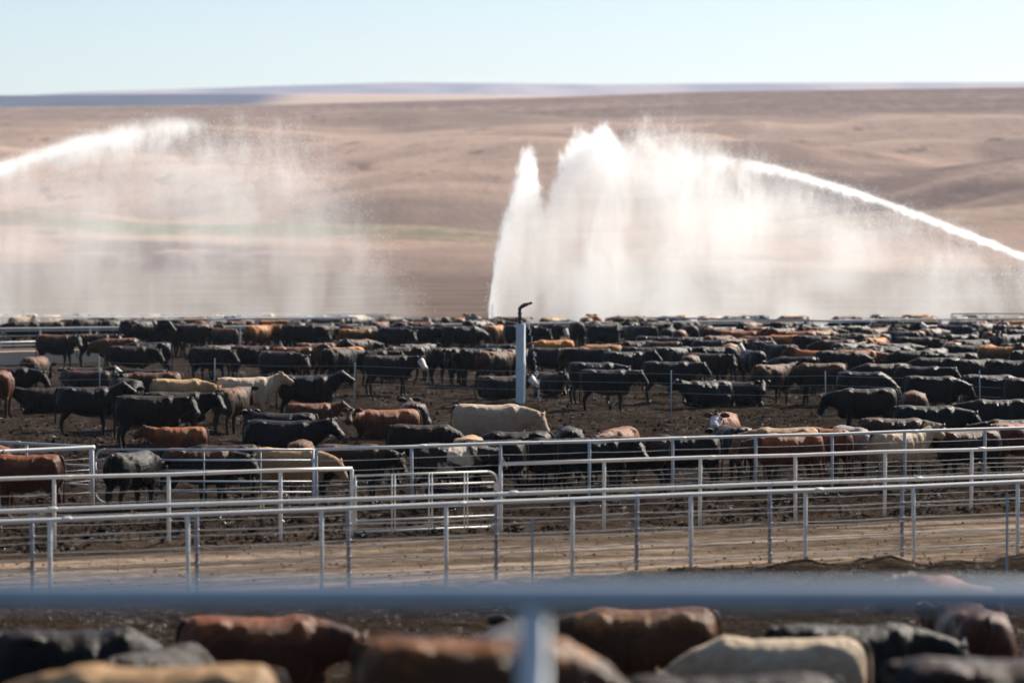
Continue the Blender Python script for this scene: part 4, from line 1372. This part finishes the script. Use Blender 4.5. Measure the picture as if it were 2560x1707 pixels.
for c in cows:
    if c['pose'] == 'level': c['pose'] = pr.choice(['level', 'level2', 'level3', 'level3', 'walk', 'right'])
    elif c['pose'] == 'low': c['pose'] = pr.choice(['low', 'low2', 'low3', 'low3', 'level3'])
    c['th'] += R(pr.uniform(-7, 7)) if not c['lie'] else 0
    o = bpy.data.objects.new('cow', POSES[c['pose']])
    COL.objects.link(o)
    me = o.data
    if not me.materials: me.materials.append(COATS['K'][0])
    o.material_slots[0].link = 'OBJECT'
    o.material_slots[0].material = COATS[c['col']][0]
    p = c['p']
    o.location = (p.x, p.y, hz(p.x, p.y) - 0.025)
    s_ = c['s']
    o.scale = (s_ * random.uniform(0.85, 0.93), s_ * random.uniform(0.96, 1.12), s_)
    o.rotation_euler = (0, 0, c['th'])
    prop(o, c['label'], 'cow', GRP[c['zone']])
    if 'green ear tag' in c['label']:
        bm = bmesh.new(); box(bm, (1.17, 0.20, 1.06), (0.012, 0.06, 0.08))
        link_mesh('ear_tag', bm_mesh('ear_tag', bm, False), M_TAG, o)

# ------------------------------------------------------------------ sprinkler spray: real volumes of fine drops
m = newmat('sunlit_water_drops'); n = NT(m)
d_ = n.node('ShaderNodeBsdfDiffuse'); d_.inputs[0].default_value = (0.92, 0.94, 0.96, 1)
t_ = n.node('ShaderNodeBsdfTranslucent'); t_.inputs[0].default_value = (0.92, 0.94, 0.96, 1)
x_ = n.node('ShaderNodeMixShader'); x_.inputs[0].default_value = 0.55
n.t.links.new(d_.outputs[0], x_.inputs[1]); n.t.links.new(t_.outputs[0], x_.inputs[2]); n.t.links.new(x_.outputs[0], n.out.inputs['Surface'])
M_SPRAYDROP = m

def spray(name, label, Y0, thick, outline, px0, px1, top_pts, amp_pts, base_pts, soft_pts, dens, beam=None, g=0.55, step=1.0, fall=2.5):
    """outline: hull in pixels (x, y) turned into metres at depth Y0; the density follows top/amp/base profiles along x"""
    s = FPX / Y0
    X = lambda px: (px - 1280.0) / s
    Zz = lambda py: H + (600.0 - py) / s
    bm = bmesh.new()
    fr_ = [bm.verts.new((X(a), -thick / 2, Zz(b))) for a, b in outline]
    bk_ = [bm.verts.new((X(a), thick / 2, Zz(b))) for a, b in outline]
    bm.faces.new(fr_); bm.faces.new(list(reversed(bk_)))
    k = len(outline)
    for i in range(k):
        j = (i + 1) % k
        bm.faces.new((fr_[i], bk_[i], bk_[j], fr_[j]))
    bmesh.ops.triangulate(bm, faces=[f for f in bm.faces if len(f.verts) > 4])
    mat = newmat(name + '_mist'); n = NT(mat)
    xyz = n.node('ShaderNodeSeparateXYZ'); p = n.coord('Object'); n.put(xyz.inputs[0], p)
    fx = n.m('DIVIDE', n.sub(xyz.outputs[0], X(px0)), X(px1) - X(px0), clamp=True)
    nx = lambda px: (px - px0) / (px1 - px0)
    ZM = 16.0
    # ragged, gusty edges
    wob = n.noise(n.mapping(p, (0.55, 0.2, 0.35)), 1.0, 4, 0.6)
    wob2 = n.noise(n.mapping(p, (3.4, 0.4, 0.9), (0, R(12), 0)), 1.0, 5, 0.7)
    wob3 = n.noise(n.mapping(p, (1.2, 0.4, 1.6)), 1.0, 5, 0.7)
    lift = n.rng(xyz.outputs[2], 2.0, 7.0, 0.15, 1.0)
    fx = n.add(fx, n.mul(lift, n.mul(n.add(n.sub(wob3, 0.5), n.mul(n.sub(wob2, 0.5), 0.6)), 70.0 / (px1 - px0))))
    top = n.mul(n.curve(fx, [(nx(a), Zz(b) / ZM) for a, b in top_pts]), ZM)
    soft = n.curve(fx, [(nx(a), b / 4.0) for a, b in soft_pts]); soft = n.mul(soft, 4.0)
    depth = n.sub(top, n.sub(xyz.outputs[2], n.mul(soft, n.add(n.mul(n.sub(wob, 0.5), 2.0), n.mul(n.sub(wob2, 0.5), 1.8)))))
    edge = n.m('DIVIDE', depth, soft, clamp=True)
    edge = n.mul(edge, edge)
    streak = n.noise(n.mapping(p, (1.3, 0.5, 0.22), (0, R(7), 0)), 1.0, 5, 0.66, 0.5)
    puff = n.noise(n.mapping(p, (0.34, 0.2, 0.22)), 1.0, 6, 0.62, 0.5)
    tex = n.mul(n.rng(streak, 0.28, 0.74, 0.76, 1.22), n.rng(puff, 0.30, 0.68, 0.38, 1.55))
    amp = n.curve(fx, [(nx(a), b) for a, b in amp_pts])
    base = n.curve(fx, [(nx(a), b) for a, b in base_pts])
    core = n.mul(amp, n.m('POWER', 2.718, n.m('DIVIDE', n.m('MULTIPLY', depth, -1.0), fall)))
    d = n.mul(edge, n.mul(tex, n.add(core, base)))
    if beam:
        bz = n.mul(n.curve(fx, [(nx(a), Zz(b) / ZM) for a, b in beam['pts']]), ZM)
        wd = n.mul(n.curve(fx, [(nx(a), b / 2.0) for a, b in beam['w']]), 2.0)
        ba = n.mul(n.curve(fx, [(nx(a), b / 4.0) for a, b in beam['a']]), 4.0)
        dist = n.m('DIVIDE', n.sub(n.add(xyz.outputs[2], n.mul(n.mul(n.sub(wob2, 0.5), 3.2), wd)), bz), wd)
        # sharper on the upper side, trailing below
        up_ = n.m('MULTIPLY', n.m('MAXIMUM', dist, 0.0), 1.5); dn_ = n.m('MULTIPLY', n.m('MINIMUM', dist, 0.0), 0.75)
        dist2 = n.m('ADD', n.m('MULTIPLY', up_, up_), n.m('MULTIPLY', dn_, dn_))
        bd = n.mul(ba, n.m('POWER', 2.718, n.m('MULTIPLY', dist2, -1.0)))
        bd = n.mul(bd, n.mul(n.rng(wob, 0.25, 0.7, 0.45, 1.5), n.rng(wob2, 0.3, 0.7, 0.45, 1.5)))
        d = n.add(d, bd)
    # fade to nothing at the near and far faces
    yy = n.m('DIVIDE', xyz.outputs[1], thick / 2)
    yf = n.m('SUBTRACT', 1.0, n.mul(yy, yy), clamp=True)
    d = n.mul(n.mul(d, yf), dens)
    d = n.m('MAXIMUM', d, 0.0)
    vol = n.node('ShaderNodeVolumePrincipled')
    vol.inputs['Color'].default_value = (0.985, 0.987, 0.99, 1)
    vol.inputs['Anisotropy'].default_value = g
    n.put(vol.inputs['Density'], d)
    n.t.links.new(vol.outputs[0], n.out.inputs['Volume'])
    mat.cycles.volume_step_rate = step
    o = link_mesh('water_spray', bm_mesh('water_spray', bm, False), mat, None, (0, Y0, 0))
    prop(o, label, 'water spray', 'sprinkler sprays')
    # coarse drops thrown off along the plume tops and the jet
    rg = np.random.RandomState(len(name) * 7)
    xs = np.linspace(px0, px1, 600)
    ap = np.interp(xs, [q[0] for q in amp_pts], [q[1] for q in amp_pts]) + 0.3 * np.interp(xs, [q[0] for q in base_pts], [q[1] for q in base_pts])
    cdf = np.cumsum(ap); cdf /= cdf[-1]
    n1 = 9000 if beam and px0 < 0 else 17000
    qx = np.interp(rg.rand(n1), cdf, xs)
    sf = np.interp(qx, [q[0] for q in soft_pts], [q[1] for q in soft_pts]) * s
    qy = np.interp(qx, [q[0] for q in top_pts], [q[1] for q in top_pts]) + 0.55 * sf * rg.randn(n1) * 0.35 + sf * 0.35 + rg.exponential(45, n1)
    qx = qx + rg.randn(n1) * np.minimum(4 + (qy - 300) * 0.02, 9)
    if beam:
        n2 = 9000
        bx = rg.uniform(px0, px1, n2)
        ba_ = np.interp(bx, [q[0] for q in beam['a']], [q[1] for q in beam['a']])
        k2 = rg.rand(n2) < ba_ * 1.2
        bx = bx[k2]
        by = np.interp(bx, [q[0] for q in beam['pts']], [q[1] for q in beam['pts']]) + rg.randn(len(bx)) * np.interp(bx, [q[0] for q in beam['w']], [q[1] for q in beam['w']]) * s * 0.75 + rg.exponential(9, len(bx)) - 3
        qx = np.concatenate([qx, bx]); qy = np.concatenate([qy, by])
    keep = qy < 780
    qx, qy = qx[keep], qy[keep]
    nn = len(qx)
    C_ = np.stack([X(qx), rg.uniform(-thick / 2, thick / 2, nn) * 0.8, Zz(qy)], -1)
    rad_ = 0.007 + 0.014 * rg.rand(nn) ** 2
    octa = np.array([[1, 0, 0], [-1, 0, 0], [0, 1, 0], [0, -1, 0], [0, 0, 1.6], [0, 0, -1.6]], dtype=np.float64)
    vv = C_[:, None] + octa[None] * rad_[:, None, None]
    f_ = np.array([[0, 2, 4], [2, 1, 4], [1, 3, 4], [3, 0, 4], [2, 0, 5], [1, 2, 5], [3, 1, 5], [0, 3, 5]])
    dm = mesh_np('drops', vv.reshape(-1, 3), (f_[None] + (np.arange(nn) * 6)[:, None, None]).reshape(-1, 3), True)
    do = link_mesh('drops', dm, M_SPRAYDROP, o)
    prop(do, kind='stuff')
    return o

spray('centre', 'tall white sprinkler plume rising right of the image centre', 192.0, 6.0,
      [(1222, 830), (1222, 700), (1250, 520), (1310, 350), (1350, 350), (1385, 360), (1430, 270), (1530, 260), (1640, 240), (1800, 270), (2000, 330), (2220, 410), (2420, 520), (2440, 830)], 1222, 2440,
      [(1222, 760), (1229, 715), (1240, 630), (1262, 530), (1296, 420), (1327, 356), (1336, 385), (1348, 450), (1362, 500), (1380, 450), (1420, 345), (1450, 318), (1475, 322), (1519, 292), (1528, 320), (1548, 320), (1580, 288), (1640, 275), (1800, 320), (2000, 385), (2220, 480), (2440, 600)],
      [(1222, 1.0), (1300, 0.95), (1335, 0.9), (1362, 0.25), (1400, 0.45), (1440, 0.62), (1515, 0.75), (1545, 0.42), (1620, 0.32), (1720, 0.20), (1900, 0.12), (2200, 0.05), (2440, 0.0)],
      [(1222, 0.0), (1240, 0.05), (1300, 0.11), (1380, 0.16), (1500, 0.22), (1700, 0.19), (1900, 0.14), (2100, 0.08), (2300, 0.03), (2440, 0.0)],
      [(1222, 0.4), (1300, 0.9), (1327, 1.1), (1370, 1.2), (1440, 1.2), (1518, 1.2), (1560, 2.6), (1700, 3.6), (2000, 3.8), (2440, 3.8)],
      1.0)
spray('right', 'long white water jet entering from the right with mist below', 184.0, 4.0,
      [(1540, 830), (1540, 330), (1700, 330), (1900, 350), (2100, 410), (2300, 470), (2720, 630), (2920, 760), (2920, 830)], 1540, 2920,
      [(1540, 400), (1700, 380), (1890, 385), (2100, 440), (2300, 505), (2560, 610), (2720, 680), (2920, 810)],
      [(1540, 0.0), (1800, 0.03), (2100, 0.05), (2400, 0.03), (2720, 0.02), (2920, 0.0)],
      [(1540, 0.0), (1800, 0.04), (2100, 0.10), (2350, 0.13), (2560, 0.12), (2720, 0.08), (2920, 0.0)],
      [(1540, 2.6), (1900, 2.6), (2300, 2.6), (2720, 2.2), (2920, 1.0)], 1.0,
      beam=dict(pts=[(1540, 384), (1700, 390), (1890, 413), (2100, 470), (2300, 539), (2560, 641), (2720, 708), (2920, 795)],
                w=[(1540, 0.9), (1890, 0.24), (2100, 0.16), (2400, 0.135), (2920, 0.10)], a=[(1540, 0.0), (1700, 0.05), (1850, 0.18), (1900, 0.45), (2100, 0.7), (2300, 0.85), (2920, 1.1)]))
spray('left', 'misty sprinkler jet arching in from the left frame edge', 166.5, 4.0,
      [(-720, 830), (-720, 720), (-400, 520), (-160, 400), (0, 340), (250, 285), (480, 262), (700, 262), (850, 310), (980, 440), (1060, 640), (1100, 830)], -720, 1100,
      [(-720, 780), (-400, 560), (-160, 430), (0, 380), (250, 322), (480, 285), (600, 285), (740, 290), (830, 340), (940, 480), (1100, 760)],
      [(-720, 0.0), (-300, 0.05), (200, 0.06), (400, 0.06), (560, 0.14), (660, 0.19), (740, 0.15), (850, 0.05), (1100, 0.0)],
      [(-720, 0.0), (-400, 0.09), (-160, 0.15), (200, 0.14), (450, 0.13), (700, 0.135), (850, 0.09), (960, 0.055), (1100, 0.02)],
      [(-720, 1.0), (-160, 2.4), (250, 2.4), (480, 2.6), (600, 3.2), (740, 3.6), (1100, 3.9)], 1.0,
      beam=dict(pts=[(-720, 730), (-400, 578), (-160, 482), (0, 424), (120, 384), (250, 352), (380, 326), (480, 312), (600, 312), (1100, 400)],
                w=[(-720, 0.12), (-160, 0.28), (120, 0.40), (250, 0.58), (380, 0.60), (480, 0.35), (600, 0.4), (1100, 1.0)], a=[(-720, 1.2), (-160, 0.9), (120, 0.7), (300, 0.5), (420, 0.38), (490, 0.2), (530, 0.0), (1100, 0.0)]))

# ------------------------------------------------------------------ haze
bm = bmesh.new()
box(bm, (0, 2700, 149), (9000, 6200, 302))
mat = newmat('pale_summer_haze'); n = NT(mat)
vol = n.node('ShaderNodeVolumePrincipled')
vol.inputs['Color'].default_value = (0.68, 0.80, 1.0, 1)
vol.inputs['Density'].default_value = 0.00006
vol.inputs['Anisotropy'].default_value = 0.2
n.t.links.new(vol.outputs[0], n.out.inputs['Volume'])
o = link_mesh('haze', bm_mesh('haze', bm, False), mat)
prop(o, kind='stuff')
